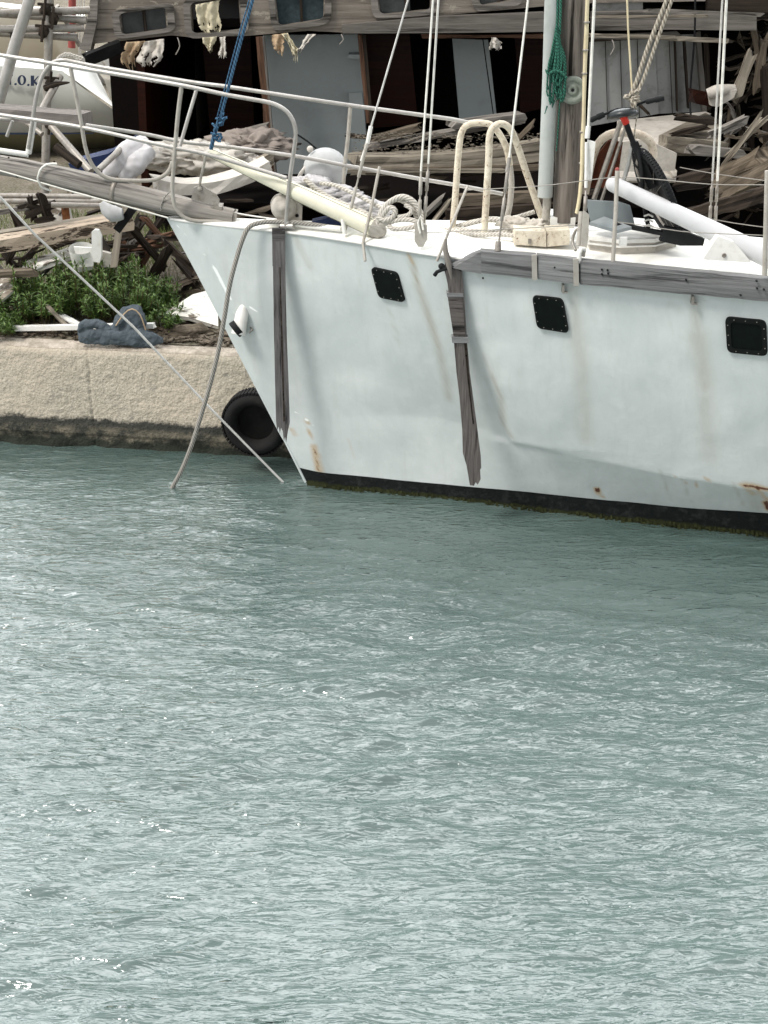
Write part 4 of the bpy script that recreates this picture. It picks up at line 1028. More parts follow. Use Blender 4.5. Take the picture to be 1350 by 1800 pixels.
def band(x0, x1, y0, y1, Y, mat=M['greywood']):
    b_ = MB(); b_.slab([P(x0, y0, Y), P(x1, y0+1, Y), P(x1+1, y1, Y+.002), P(x0+1, y1, Y+.002)], (0, 0.065, 0)); b_.build('band', mat, e)
band(794, 823, 592, 603, Yt+.028, M['railwood']); band(785, 814, 515, 522, Yt+.009, M['railwood'])
b_ = MB(); b_.slab(PL([(787, 522, Yt+.013), (812, 520, Yt+.013), (818, 590, Yt+.03), (797, 590, Yt+.03)]), (0, 0.012, 0)); b_.build('facing_strip', M['fenderwood2'], e)
b_ = MB(); b_.slab(PL([(816, 604, Yt+.036), (820, 604, Yt+.036), (828, 700, Yt+.060), (833, 745, Yt+.070), (831, 745, Yt+.070), (822, 670, Yt+.053)]), (0, 0.03, 0)); b_.build('split_seam', M['darkwood'], e)
b_ = MB(); b_.tube(PL([(784, 420, Yt+.02), (783, 440, Yt), (789, 465, Yt-.02), (794, 490, Yt-.02)]), [0.007, 0.016, 0.018, 0.006], 8, squash=.5); b_.build('lashing_tongue', M['greywood'], e)

BOAT = True
# mooring rope from the bow into the water
rp = [(600, 402, 9.62), (520, 391, 9.66), (480, 390, 9.66), (455, 392, 9.62), (437, 400, 9.58), (426, 422, 9.55), (417, 450, 9.53), (404, 500, 9.50), (394, 560, 9.50), (383, 620, 9.50), (368, 680, 9.5), (352, 735, 9.52), (336, 785, 9.54), (320, 825, 9.56), (311, 842, 9.58), (300, 862, 9.6)]
o = MB(); o.tube(PL(rp), 0.0155, 12, step=0.02); o = o.build('mooring_rope', M['ropegrey'])
thing(o, 'thick grey rope curving from the yacht bow down into the water', 'rope')
# dark wet end
o = MB(); o.tube(PL([(345, 757, 9.503), (336, 785, 9.523), (320, 825, 9.543), (311, 842, 9.563), (298, 866, 9.6)]), 0.0162, 10, step=0.02)
# thin line: from the sprit to the water and the tight line up left
o = MB(); o.tube(PL([(-60, 298, 9.2), (2, 348, 9.3), (60, 411, 9.4), (235, 575, 9.65), (370, 718, 9.85), (482, 832, 10.0), (510, 860, 10.0)]), 0.0085, 8, spline=False); o = o.build('mooring_line', M['wire'])
thing(o, 'taut thin pale line slanting down across the quay wall into the water', 'rope')
o = MB(); o.tube(PL([(-60, 287, 9.85), (0, 300, 9.85), (110, 332, 9.84), (220, 362, 9.84), (296, 383, 9.84)]), 0.0055, 6, step=.1); o = o.build('sprit_line', M['whitewire'])
thing(o, 'thin white line running along the underside of the bowsprit', 'rope')
# blue rope
bl = [(452, -40, 9.75), (444, 0, 9.75), (428, 55, 9.78), (413, 110, 9.8), (400, 160, 9.82), (388, 205, 9.84)]
o = MB(); o.tube(PL(bl), 0.0105, 10); o.tube([v+Vector((-0.022, 0, 0)) for v in PL(bl)], 0.0045, 6)
for i in range(16):
    a = random.random(); x = 388-14*a+random.uniform(-6, 8); y = 205+44*a
    pp = P(x, y, 9.80+random.uniform(-.02, .02)); q = pp+Vector((random.uniform(-.03, .03), random.uniform(-.02, .02), random.uniform(-.05, .05)))
    o.tube([pp, (pp+q)/2+Vector((random.uniform(-.02, .02), -.012, 0)), q], 0.0085, 8, step=.01)
o.tube(PL([(386, 208, 9.82), (376, 240, 9.83), (371, 262, 9.85)]), 0.013, 8)
o = o.build('halyard', M['ropeblue']); thing(o, 'blue braided halyard with a knotted bundle above the bowsprit chock', 'rope')
# cream pole lying on the foredeck
e = empty('cream_pole', P(660, 405, 9.9), 'cream coloured pole with open tapered end leaning on the foredeck rail', 'pole')
a0, a1 = P(370, 268, 9.98), P(656, 400, 9.55)
b_ = MB(); b_.tube([a0, a0.lerp(a1, .25), a0.lerp(a1, .6), a1], [0.030, 0.042, 0.056, 0.060], 20, spline=False); b_.build('pole_tube', M['cream'], e)
dxy = (a1-a0).normalized()
b_ = MB(); b_.tube([a1, a1+dxy*0.06, a1+dxy*0.09], [0.061, 0.052, 0.02], 16, spline=False); b_.tube([a1-dxy*.01, a1+dxy*0.05+Vector((0.02, -.03, .05)), a1+dxy*0.10+Vector((0.05, -.04, .10))], [0.02, 0.022, 0.012], 8); b_.build('pole_socket', M['greytube'], e)
for sd in (1, -1):
    pz = Vector((0, -0.95, 0.2)).normalized()*0.0; n_ = dxy.cross(Vector((0, 1, 0))).normalized()*sd
    off = n_*0.0; b_ = MB()
    r0, r1 = 0.030, 0.060; k = 0.86
    off0 = n_*r0*k + Vector((0, -1, 0))*r0*0.52; off1 = n_*r1*k + Vector((0, -1, 0))*r1*.52
    b_.tube([a0+off0, a0.lerp(a1, .25)+off0.lerp(off1, .42), a0.lerp(a1, .6)+off0.lerp(off1, .88), a1+off1], 0.0022, 5, spline=False); b_.build('dark_seam', M['black'], e)
# coil of thick white rope
o = MB()
def coil(pts, r=0.016): o.tube(PL(pts), r, 10, step=.015)
coil([(662, 402, 9.5), (668, 380, 9.5), (682, 358, 9.5), (705, 346, 9.5), (726, 354, 9.5), (740, 376, 9.5), (744, 396, 9.46), (741, 412, 9.4)], .018)
coil([(664, 396, 9.55), (674, 366, 9.55), (697, 350, 9.56), (722, 362, 9.55), (735, 385, 9.53), (740, 398, 9.5)], .018)
coil([(668, 386, 9.5), (684, 365, 9.47), (695, 370, 9.46), (690, 382, 9.46), (674, 387, 9.46), (664, 380, 9.48)])
coil([(700, 382, 9.46), (718, 378, 9.45), (724, 368, 9.46), (712, 360, 9.48)], .015)
coil([(680, 392, 9.5), (705, 386, 9.45), (728, 388, 9.42), (735, 396, 9.42), (715, 401, 9.42), (690, 402, 9.45), (684, 396, 9.48)])
coil([(563, 322, 9.85), (590, 326, 9.8), (630, 344, 9.7), (660, 360, 9.62), (680, 368, 9.55)], .013)
coil([(536, 314, 9.9), (556, 332, 9.86), (580, 348, 9.8), (612, 362, 9.7), (640, 374, 9.62), (664, 388, 9.55)], .017)
coil([(548, 330, 9.9), (572, 350, 9.84), (600, 360, 9.78), (636, 384, 9.66), (650, 392, 9.6)], .02)
o = o.build('rope_coil', M['ropewhite']); thing(o, 'coil of thick white rope heaped on the foredeck beside the shroud', 'rope')
# second heap of rope along the far deck edge
o = MB()
for pts in ([(800, 398, 10.1), (830, 390, 10.1), (870, 384, 10.1), (900, 392, 10.0), (915, 402, 9.9), (880, 408, 9.85), (830, 406, 9.9), (800, 402, 10.0)], [(750, 402, 10.1), (790, 404, 9.9), (830, 412, 9.7), (880, 412, 9.6), (905, 414, 9.55)], [(815, 396, 10.0), (850, 388, 10.0), (890, 386, 10.05), (940, 372, 10.1)]):
    o.tube(PL(pts), 0.014, 8)
o = o.build('rope_heap', M['ropewhite']); thing(o, 'loose white rope lying flat between the two hoops and the deck box', 'rope')
b_ = MB()
rg = [(890, 396), (905, 388), (925, 384), (938, 374), (950, 376), (950, 398), (930, 404), (905, 406)]

for i in range(5): b_.crumple(P(898+i*12, 397-abs(i-3)*1.5, 9.9), 0.055, (1.4, .8, .7), .6, 1.9, 30)
o = b_.build('canvas_bundle', M['ragwhite']); thing(o, 'crumpled dirty white canvas bundle at the foot of the hoop leg', 'canvas')
# grey-white buoy behind the foredeck
b_ = MB(); b_.ball(P(572, 296, 10.5), 0.148, (1.0, .9, .92), 28); o = b_.build('mooring_buoy', M['buoy']); ob = o
c2 = MB(); c2.tube(PL([(540, 290, 10.38), (529, 305, 10.36), (521, 328, 10.36), (524, 350, 10.38)]), [0.008, 0.014, 0.016, 0.012], 8); c2.ball(P(545, 262, 10.4), .022); ch = c2.build('buoy_strap', M['ragwhite'], None); fix_child(ch, ob)
thing(ob, 'dusty grey white round buoy behind the foredeck windlass', 'buoy')
b_ = MB()
for i in range(5): b_.crumple(P(545+i*24, 322+i*11+random.uniform(-4, 4), 10.15), 0.085, (1.7, .8, .6), .7, 1.8, 44)
o = b_.build('crumpled_sail', M['bag']); thing(o, 'crumpled pale plastic sheet bunched below the round buoy', 'plastic sheet')
# green net rope bundle on the mast
o = MB()
def gr(pts, r=0.009): o.tube(PL(pts), r, 8, step=.015)
gr([(981, -40, 9.74), (980, 30, 9.74), (978, 60, 9.73)], .008); gr([(987, -40, 9.74), (985, 30, 9.73), (984, 60, 9.72)], .008)
for i in range(34):
    x0 = random.uniform(962, 990); bot = random.uniform(120, 190); Y = random.uniform(9.67, 9.76); w = random.uniform(2, 5)
    m1 = 980+(x0-976)*.45; m2 = 978+(x0-976)*.9
    gr([(980+random.uniform(-3, 4), random.uniform(45, 60), Y), (m1-w*.4, 80+random.uniform(-6, 6), Y), (m2-w, 120+random.uniform(-12, 12), Y-.01), (x0-w, bot-8, Y), (x0+random.uniform(-3, 3), bot, Y-.01)] + ([(x0+w, bot-12, Y), (m2+w, 105, Y), (981, 70, Y)] if i % 2 else []), random.uniform(.0045, .007))
gr([(966, 130, 9.66), (975, 124, 9.65), (988, 128, 9.66), (996, 138, 9.68)], .008); gr([(975, 176, 9.72), (970, 190, 9.74), (966, 205, 9.76)], .005); gr([(984, 178, 9.74), (980, 240, 9.76), (978, 265, 9.76)], .004); gr([(962, 186, 9.72), (958, 200, 9.73)], .005)
o = o.build('rope_bundle', M['ropegreen']); thing(o, 'green rope hank tied in a bundle against the wooden mast', 'rope')
# tan double rope with knot
o = MB()
o.tube(PL([(1186, -40, 9.6), (1172, 0, 9.6), (1140, 80, 9.6), (1120, 140, 9.58), (1108, 168, 9.57)]), 0.0125, 8); o.tube(PL([(1197, -40, 9.6), (1181, 0, 9.6), (1152, 80, 9.6), (1130, 142, 9.58), (1116, 168, 9.57)]), 0.0105, 8)
for i in range(9):
    pp = P(random.uniform(1103, 1120), random.uniform(160, 182), 9.55+random.uniform(-.02, .02)); o.tube([pp, pp+Vector((random.uniform(-.03, .03), -.01, random.uniform(-.02, .02))), pp+Vector((random.uniform(-.03, .03), 0, random.uniform(-.04, .04)))], 0.010, 8, step=.01)
o.tube(PL([(1116, 178, 9.56), (1119, 205, 9.56), (1115, 240, 9.57), (1120, 262, 9.6)]), .004, 5)
o = o.build('hoist_rope', M['ropetan']); thing(o, 'braided tan double rope knotted above the bicycle handlebar', 'rope')

# old black scooter hung from the rope
e = empty('folding_bicycle', P(1175, 410, 9.75), 'old black folding bicycle hung by its handlebar with a red clamp', 'bicycle')
b_ = MB(); b_.tube(PL([(1046, 206, 9.5), (1065, 200, 9.53), (1085, 192, 9.57), (1110, 190, 9.6), (1125, 182, 9.62), (1140, 176, 9.63), (1166, 171, 9.64)]), 0.008, 8); b_.build('handlebar', M['black'], e)
for a, c2 in (((1037, 212, 9.48), (1062, 201, 9.53)), ((1135, 179, 9.62), (1167, 172, 9.66))):
    b_ = MB(); p0, p1 = P(*a), P(*c2); b_.tube([p0, p0.lerp(p1, .1), p0.lerp(p1, .5), p0.lerp(p1, .55), p1], [.012, .017, .015, .019, .017], 10, spline=False); b_.build('grip', M['black'], e)
b_ = MB(); b_.lathe(P(1095, 198, 9.55), (-0.12, 0.25, 1), [(0.070, -0.03), (0.092, -0.022), (0.094, -0.012), (0.082, 0.006), (0.05, 0.020), (0.0001, 0.025)], 24); b_.build('headlamp_shell', mat_plain('scuffed_black_plastic', (0.03, 0.035, 0.038), 0.35, var=.6), e)
b_ = MB(); b_.tube(PL([(1095, 204, 9.5), (1101, 217, 9.52)]), 0.022, 12); b_.build('stem_band', M['red'], e)
b_ = MB(); b_.tube(PL([(1100, 214, 9.53), (1108, 238, 9.56), (1116, 256, 9.6)]), 0.017, 10); b_.build('stem', M['black'], e)
b_ = MB(); b_.beam(P(1114, 250, 9.6), P(1146, 330, 9.66), 0.04, 0.045, up=(1, 0, .3), n=10, jit=.15); b_.build('head_tube', M['black'], e)
wc = P(1156, 342, 9.75); wd = (P(1188, 412, 9.75)-P(1124, 268, 9.75)).normalized(); vw = (wc-CAMV).normalized()
wax = wd.cross(vw).normalized(); wax = (wax*math.cos(.24)+vw*math.sin(.24)).normalized()
def ring_prof(R, r, n=14): return [(R+r*math.cos(6.283*i/n), r*math.sin(6.283*i/n)) for i in range(n+1)]
b_ = MB(); b_.lathe(wc, wax, ring_prof(.272, .024), 60)
sxw = wax.cross(Vector((0, 0, 1))).normalized(); syw = wax.cross(sxw)
for k in range(84):
    a_ = 6.283*k/84; d_ = sxw*math.cos(a_)+syw*math.sin(a_); Rm = Matrix((d_, wax, d_.cross(wax))).transposed()
    for o_ in (-.011, .011): b_.box(wc+d_*.294+wax*o_, (.012, .012, .010), Rm)
wt = b_.build('wheel', M['black'], e)
b_ = MB(); b_.lathe(wc, wax, ring_prof(.244, .010, 8), 48); o = b_.build('rim', M['steel'], None); fix_child(o, wt)
b_ = MB(); b_.tube([wc-wax*.05, wc+wax*.05], .02, 12)
for k in range(24):
    a_ = 6.283*k/24; d_ = sxw*math.cos(a_)+syw*math.sin(a_); b_.tube([wc+wax*(.03 if k % 2 else -.03), wc+d_*.24], .0016, 4)
o = b_.build('spokes', M['steel'], None); fix_child(o, wt)
for sg in (-1, 1):
    b_ = MB(); b_.tube([P(1128, 268, 9.62)+wax*.01*sg, P(1134, 290, 9.64)+wax*.055*sg, wc+wax*.055*sg], .011, 8); b_.build('fork_blade', M['steel'], e)
b_ = MB(); b_.tube([P(1120, 262, 9.6), P(1128, 300, 9.56), P(1130, 345, 9.6), P(1140, 400, 9.7)], 0.014, 8); b_.build('frame_tube', M['black'], e)
b_ = MB(); b_.tube([P(1128, 256, 9.6), P(1112, 262, 9.58), P(1116, 290, 9.56), P(1130, 302, 9.58)], 0.006, 8); b_.build('brake_cable', M['black'], e)
b_ = MB(); b_.beam(P(1085, 394, 9.45), P(1238, 424, 9.45), 0.05, 0.022, n=8, jit=.15); b_.slab(PL([(1170, 398), (1196, 404), (1238, 420), (1236, 432), (1196, 432), (1160, 424)], 9.4), (0, .05, 0)); b_.build('frame_tube', M['black'], e)
b_ = MB()
for i in range(3): b_.tube(PL([(1132, 380+i*9, 9.5), (1140, 377+i*9, 9.49), (1148, 381+i*9, 9.5)]), .006, 6)
b_.build('spring', M['whitewire'], e)

# rusty white hoop standing behind
e = empty('hoop_frame', P(1060, 400, 10.1), 'rust stained cream hoop frame standing right of the mast', 'frame')
b_ = MB(); b_.tube(PL([(1028, 340, 10.05), (1038, 290, 10.05), (1050, 255, 10.05), (1068, 238, 10.05), (1090, 233, 10.05), (1112, 234, 10.1), (1132, 240, 10.15), (1146, 255, 10.2), (1148, 278, 10.2)]), 0.027, 14); b_.build('hoop_tube', M['hooprust'], e)
b_ = MB(); b_.slab(PL([(1035, 330), (1048, 275), (1070, 247), (1095, 250), (1088, 300), (1075, 330)], 10.12), (0, .02, 0)); b_.build('rusty_plate', mat_plain('rust_brown', (0.10, 0.035, 0.02), .9, var=.5), e)
for a, c2, r in (((1092, 212, 9.8), (1044, 350, 9.75), .016), ((1100, 222, 9.8), (1056, 356, 9.75), .010)):
    o = MB(); o.tube([P(*a), P(*c2)], r, 8); o = o.build('prop_batten', M['steel']); thing(o, 'slanting grey batten under the headlamp shell, the %s one of two' % ('thick' if r > .012 else 'thin'), 'batten')
o = MB(); o.tube(PL([(1112, 248, 9.9), (1104, 290, 9.9), (1096, 318, 9.9)]), .014, 8); o = o.build('short_rod', M['whitepaint']); thing(o, 'short white rod hanging inside the rusty hoop', 'rod')
# grey folded sheet metal
b_ = MB(); b_.slab(PL([(1030, 352), (1090, 356), (1108, 362), (1116, 395), (1075, 400), (1040, 396)], 9.55), (0, .03, 0)); b_.slab([P(1036, 396, 9.54), P(1062, 386, 9.54), P(1110, 404, 9.35), P(1085, 410, 9.35)], (0, 0, .02)); o = b_.build('sheet_metal_tray', M['sheet']); thing(o, 'folded grey sheet metal tray behind the deck hatch', 'tray')
# long white spar resting on the deck
e = empty('white_spar', P(1300, 455, 9.0), 'long white spar with rounded end sloping down to the deck at right', 'spar')
a0, a1 = P(1078, 324, 9.35), P(1440, 494, 9.1)
b_ = MB(); b_.tube([a0, a0.lerp(a1, .5), a1], [0.046, 0.058, 0.066], 24, spline=False, cap=True); b_.ball(a0, 0.046, (1, 1, 1), 20); b_.build('spar_tube', M['sparpaint'], e)
b_ = MB(); b_.slab(PL([(1262, 415), (1290, 425), (1322, 462), (1236, 456)], 9.0), (0, .10, 0)); b_.build('spar_chock', M['whitepaint'], e)
b_ = MB(); b_.lathe(P(1273, 449, 8.99), (0, -1, 0), [(0.014, 0), (0.012, 0.005), (0.006, 0.002), (0.0001, 0)], 12); b_.build('chock_bolt', M['steel'], e)

BOAT = False
# ================================================================== TYRE ON THE QUAY
def tyre(px, py, Y, R, r, sq, label):
    mb = MB(); c0 = P(px, py, Y); ax = Vector((0.158, 1, 0.02)).normalized(); prof = []
    for i in range(29):
        a = 2*math.pi*i/28; rr = R + r*math.cos(a)*1.0; hh = sq*math.sin(a)
        if abs(math.sin(a)) < 0.5 and math.cos(a) > 0: rr = R + r*0.97
        prof.append((rr, hh))
    mb.lathe(c0, ax, prof, 56)
    for k in range(56):
        a = 2*math.pi*k/56; sx = ax.cross(Vector((0, 0, 1))).normalized(); sy = ax.cross(sx)
        d = sx*math.cos(a)+sy*math.sin(a)
        Rm = Matrix((d, ax, d.cross(ax))).transposed(); mb.box(c0+d*(R+r*0.985), (0.012, sq*1.5, 0.018), Rm)
    o = mb.build('tyre', mat_paint('old_tyre_rubber', (0.010, 0.010, 0.011), (0.03, 0.028, 0.024), 0.6, 0.85, scale=12)); thing(o, label, 'tyre'); return o
tyre(450, 742, 10.17, 0.185, 0.052, 0.085, 'old black car tyre hanging on the quay wall behind the bow')

# ================================================================== WRECKED WOODEN VESSEL
YF = 15.0
wr = empty('wrecked_vessel', (1.5, YF, QZ), 'derelict timber vessel with broken open cabin side and grey plank coaming', 'wrecked boat')
def panel(name, pts, Y, th, mat, par=wr):
    b_ = MB(); b_.slab(PL(pts, Y) if len(pts[0]) == 2 else PL(pts), (0, th, 0)); return b_.build(name, mat, par)
# fascia with window openings
wins2 = [([(211, 24), (290, 13), (293, 50), (216, 61)], 'pane'), ([(336, 5), (419, -5), (423, 52), (339, 59)], None), ([(482, -22), (570, -30), (568, 33), (490, 45)], 'curtain'), ([(662, -32), (757, -40), (756, 17), (669, 25)], 'half'), ([(830, -50), (920, -56), (905, -1), (845, 9)], 'half')]
outer = [(165, -260), (1240, -260), (1240, 2), (1010, 6), (780, 27), (640, 42), (601, 57), (540, 54), (434, 63), (340, 66), (302, 62), (209, 72), (156, 78), (160, 40)]
b_ = MB(); b_.slab(PL(outer, YF), (0, 0.09, 0), holes=[PL(w, YF) for w, _ in wins2]); b_.uv = [tuple((c[0], c[1]) for c in f) for f in b_.uv]
b_.build('coaming', M['wreckwood'], wr)
def frame4(cor, wd, Y, th, mat, name='window_frame'):
    c_ = PL(cor, Y); cen = sum(c_, Vector())/4; b_ = MB(); pts_o = []
    def rnd(sc):
        q = [cen+(p-cen)*1.0+(p-cen).normalized()*sc for p in c_]; out = []
        for i in range(4):
            a, b2, c2 = q[i-1], q[i], q[(i+1) % 4]; p1 = b2.lerp(a, .2); p2 = b2.lerp(c2, .2)
            for j in range(5): s2 = j/4; out.append(p1*(1-s2)**2+b2*2*s2*(1-s2)+p2*s2*s2)
        return out
    b_.slab(rnd(wd*1.45), (0, th, 0), holes=[rnd(0.014)]); return b_.build(name, mat, wr)
for i, (cor, kind) in enumerate(wins2):
    f_ = frame4(cor, 0.062, YF-0.035, 0.036, M['greywood'], 'window')
    if kind:
        cr = PL(cor, YF+0.05); 
        if kind == 'half': cr = [cr[0], cr[0].lerp(cr[1], .6), cr[3].lerp(cr[2], .6), cr[3]]
        b2 = MB(); b2.slab(cr, (0, 0.01, 0)); po = b2.build('pane', M['pane'] if kind != 'curtain' else M['curtain'], None); fix_child(po, f_)
        mid = MB(); t0, t1 = PL(cor, YF+0.03)[0].lerp(PL(cor, YF+0.03)[1], .52), PL(cor, YF+0.03)[3].lerp(PL(cor, YF+0.03)[2], .52); mid.beam(t0, t1, 0.025, 0.02, up=(0, 1, 0)); mo_ = mid.build('mullion', M['darkwood'], None); fix_child(mo_, f_)
panel('broken_coaming', [(1242, -260), (1460, -260), (1460, 40), (1400, 52), (1340, 34), (1300, 48), (1242, 20)], YF+.02, .08, M['darkwood'])
# proud beam under the fascia, right half
for pts, th, mt in (([(600, 44), (780, 29), (957, 22), (957, 56), (790, 58), (602, 59)], .16, M['greywood']), ([(1042, 22), (1180, 18), (1330, 26), (1330, 54), (1180, 52), (1042, 54)], .16, M['greywood']), ([(740, 60), (850, 62), (955, 60), (960, 68), (880, 66), (742, 68)], .1, M['postwood']), ([(1040, 62), (1190, 55), (1200, 64), (1100, 70), (1042, 68)], .1, M['greywood'])):
    b_ = MB(); b_.slab(PL(pts, YF-0.12 if th == .16 else YF+.0), (0, th, 0)); b_.build('beam', mt, wr)
panel('corner_post', [(166, -260), (184, -260), (170, 40), (158, 92), (140, 86), (152, 40), (160, -10)], YF-0.06, 0.2, M['greywood'])
# interior: floor, ceiling, back, sides
WZ = 1.26
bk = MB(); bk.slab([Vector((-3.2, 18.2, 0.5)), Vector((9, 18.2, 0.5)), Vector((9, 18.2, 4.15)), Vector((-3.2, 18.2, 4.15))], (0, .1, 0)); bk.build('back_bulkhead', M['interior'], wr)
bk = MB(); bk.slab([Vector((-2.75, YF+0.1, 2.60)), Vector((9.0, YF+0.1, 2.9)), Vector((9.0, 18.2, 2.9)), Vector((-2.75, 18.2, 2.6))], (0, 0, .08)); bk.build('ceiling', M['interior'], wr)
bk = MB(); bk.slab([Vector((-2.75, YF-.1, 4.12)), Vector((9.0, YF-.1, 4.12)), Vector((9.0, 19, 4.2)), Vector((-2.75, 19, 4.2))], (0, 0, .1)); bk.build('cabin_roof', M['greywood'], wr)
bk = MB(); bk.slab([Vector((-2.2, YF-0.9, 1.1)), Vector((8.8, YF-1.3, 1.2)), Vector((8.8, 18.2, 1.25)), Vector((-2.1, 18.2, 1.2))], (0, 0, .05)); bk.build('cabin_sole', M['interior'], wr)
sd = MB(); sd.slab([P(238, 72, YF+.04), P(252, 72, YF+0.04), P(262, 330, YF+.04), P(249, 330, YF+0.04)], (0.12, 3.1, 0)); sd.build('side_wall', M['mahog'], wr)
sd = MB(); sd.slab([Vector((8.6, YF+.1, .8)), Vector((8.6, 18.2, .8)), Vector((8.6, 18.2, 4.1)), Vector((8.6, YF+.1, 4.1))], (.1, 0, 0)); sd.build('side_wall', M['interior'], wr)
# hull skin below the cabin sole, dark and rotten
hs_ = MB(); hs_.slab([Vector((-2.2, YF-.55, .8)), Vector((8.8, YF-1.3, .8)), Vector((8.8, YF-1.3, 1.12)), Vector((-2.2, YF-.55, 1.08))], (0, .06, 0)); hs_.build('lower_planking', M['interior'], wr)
# panels
panel('bulkhead_panel', [(462, 62), (636, 60), (642, 200), (648, 300), (500, 340), (484, 330)], YF+0.35, 0.04, M['panel'])
panel('bulkhead_panel', [(613, 163), (636, 163), (642, 215), (646, 300), (620, 300)], YF+0.30, 0.02, M['panel'])
panel('panel_shelf', [(613, 96), (634, 96), (634, 103), (612, 103)], YF+0.15, 0.2, M['panel'])
panel('bulkhead_panel', [(795, 68), (848, 70), (868, 214), (808, 216)], YF+0.5, 0.03, M['panel'])
panel('bulkhead_panel', [(850, 70), (858, 70), (874, 212), (870, 214)], YF+0.5, 0.03, M['panel'])
panel('inner_door', [(636, 60), (720, 60), (735, 218), (648, 226)], YF+0.7, 0.03, M['mahog'])
panel('inner_door', [(722, 60), (800, 60), (812, 216), (737, 218)], YF+1.6, 0.03, M['interior'])
panel('inner_door', [(355, 66), (440, 62), (448, 250), (372, 262)], YF+1.2, 0.03, M['mahog'])
panel('inner_door', [(905, 66), (955, 66), (955, 190), (915, 200)], YF+1.1, 0.03, M['mahog'])
def post(x0, y0, x1, y1, w, mat, Y=YF+0.02, nm='post', h=0.07):
    b_ = MB(); b_.beam(P(x0, y0, Y), P(x1, y1, Y), w, h, up=(0, 1, 0), jit=.2, n=14); return b_.build(nm, mat, wr)
post(457, 64, 482, 330, 0.075, M['postwood']); post(463, 64, 487, 330, 0.02, M['greywood'], YF-.04)
post(632, 60, 648, 215, 0.04, M['postwood']); post(640, 60, 654, 230, 0.03, M['darkwood'], YF-.02)
# right hand part: grey streaked panels
panel('bulkhead_panel', [(1036, 66), (1150, 64), (1158, 200), (1036, 222)], YF+0.28, 0.04, M['panelgrey'])
panel('bulkhead_panel', [(1150, 62), (1224, 60), (1238, 196), (1158, 200)], YF+0.30, 0.04, M['panelgrey'])
panel('bulkhead_panel', [(1042, -30), (1130, -30), (1130, 20), (1042, 22)], YF+0.05, 0.04, M['panelgrey'])
post(1226, 55, 1238, 200, .045, M['greywood'], YF+.2, 'post'); post(1202, 68, 1210, 190, .02, M['darkwood'], YF+.2, 'post')
post(1186, 68, 1190, 195, .012, M['darkwood'], YF+.24, 'post')
panel('bulkhead_trim', [(1036, 64), (1150, 60), (1150, 68), (1036, 74)], YF+.2, .05, M['darkwood'])
for k, (x0, y0, x1, y1) in enumerate(((1064, 72, 1068, 210), (1090, 70, 1094, 208), (1120, 68, 1124, 206), (1176, 66, 1182, 200))):
    post(x0, y0, x1, y1, .006, M['darkwood'], YF+.265, 'seam_batten', .01)
b_ = MB(); b_.tube(PL([(1222, -30, YF-.2), (1221, 60, YF-.2), (1214, 150, YF-.2), (1214, 200, YF-.3), (1222, 245, YF-.4), (1235, 262, YF-.4)]), 0.010, 6); o = b_.build('black_cable', M['black']); thing(o, 'black cable hanging down in front of the grey streaked panel', 'cable')

# torn cloth hanging from the window ledges
def rag(name, pts, Y, mat, label, n=18, amp=0.016, th=0.003):
    """pts: left edge list and right edge list (top to bottom) in px"""
    L, R = pts; m_ = 22; vs = []; off = random.random()*40
    def at(l, a):
        k = a*(len(l)-1); i = min(int(k), len(l)-2); f = k-i; return (l[i][0]*(1-f)+l[i+1][0]*f, l[i][1]*(1-f)+l[i+1][1]*f)
    fs = []
    for i in range(m_+1):
        a = i/m_; (xa, ya), (xb, yb) = at(L, a), at(R, a)
        for j in range(n+1):
            s2 = j/n; x = xa*(1-s2)+xb*s2; y = ya*(1-s2)+yb*s2 + 5*a*mnoise.noise(Vector((j*.9, off, 0)))
            p = P(x, y, Y); p.y += amp*math.sin(s2*11+off+a*2)*(.3+a)*1.3 + 0.035*mnoise.noise(Vector((x*.16, y*.06, off))); p.x += 0.012*mnoise.noise(Vector((y*.3, off, j*.2))); p.z += .012*mnoise.noise(Vector((x*.5, off, 2)))*a; vs.append(p)
    for i in range(m_):
        for j in range(n):
            if (i > 8 and mnoise.noise(Vector((i*.3, j*.45, off+3))) > 0.42) or (i > m_-6 and mnoise.noise(Vector((j*.8, off, 5))) > .1-.1*(i-m_+6)*.5): continue
            fs.append((i*(n+1)+j, i*(n+1)+j+1, (i+1)*(n+1)+j+1, (i+1)*(n+1)+j))
    o = simple_mesh(name, vs, fs, mat, None); md = o.modifiers.new('thick', 'SOLIDIFY'); md.thickness = th; thing(o, label, 'cloth'); return o
rag('torn_cloth', ([(222, 74), (216, 90), (212, 105), (222, 125)], [(256, 72), (246, 85), (236, 100), (240, 122)]), YF-.10, M['ragtan'], 'rust stained tan cloth hanging below the leftmost wreck window')
rag('torn_cloth', ([(254, 73), (246, 90), (238, 108), (250, 114)], [(288, 68), (288, 85), (286, 100), (274, 118)]), YF-.12, M['ragwhite'], 'torn dirty white cloth hanging beside the rust stained one')
rag('torn_cloth', ([(344, 8), (346, 30), (352, 50), (360, 60)], [(386, 0), (384, 25), (390, 45), (388, 58)]), YF-.02, M['ragyellow'], 'torn yellowed cloth draped inside the open second window')
rag('torn_cloth', ([(356, 66), (358, 76), (364, 84), (368, 92)], [(382, 64), (378, 74), (374, 80), (372, 90)]), YF-.11, M['ragyellow'], 'small yellowed cloth tuft under the open second window')
rag('torn_cloth', ([(386, 66), (388, 80), (383, 95), (384, 102)], [(396, 64), (396, 82), (398, 95), (398, 103)]), YF-.11, M['ragwhite'], 'narrow white cloth strip under the open second window')
rag('torn_cloth', ([(477, 62), (478, 74), (481, 84), (492, 98)], [(502, 58), (500, 72), (499, 85), (495, 98)]), YF-.11, M['ragtan'], 'frayed brown cloth tuft under the curtained window')
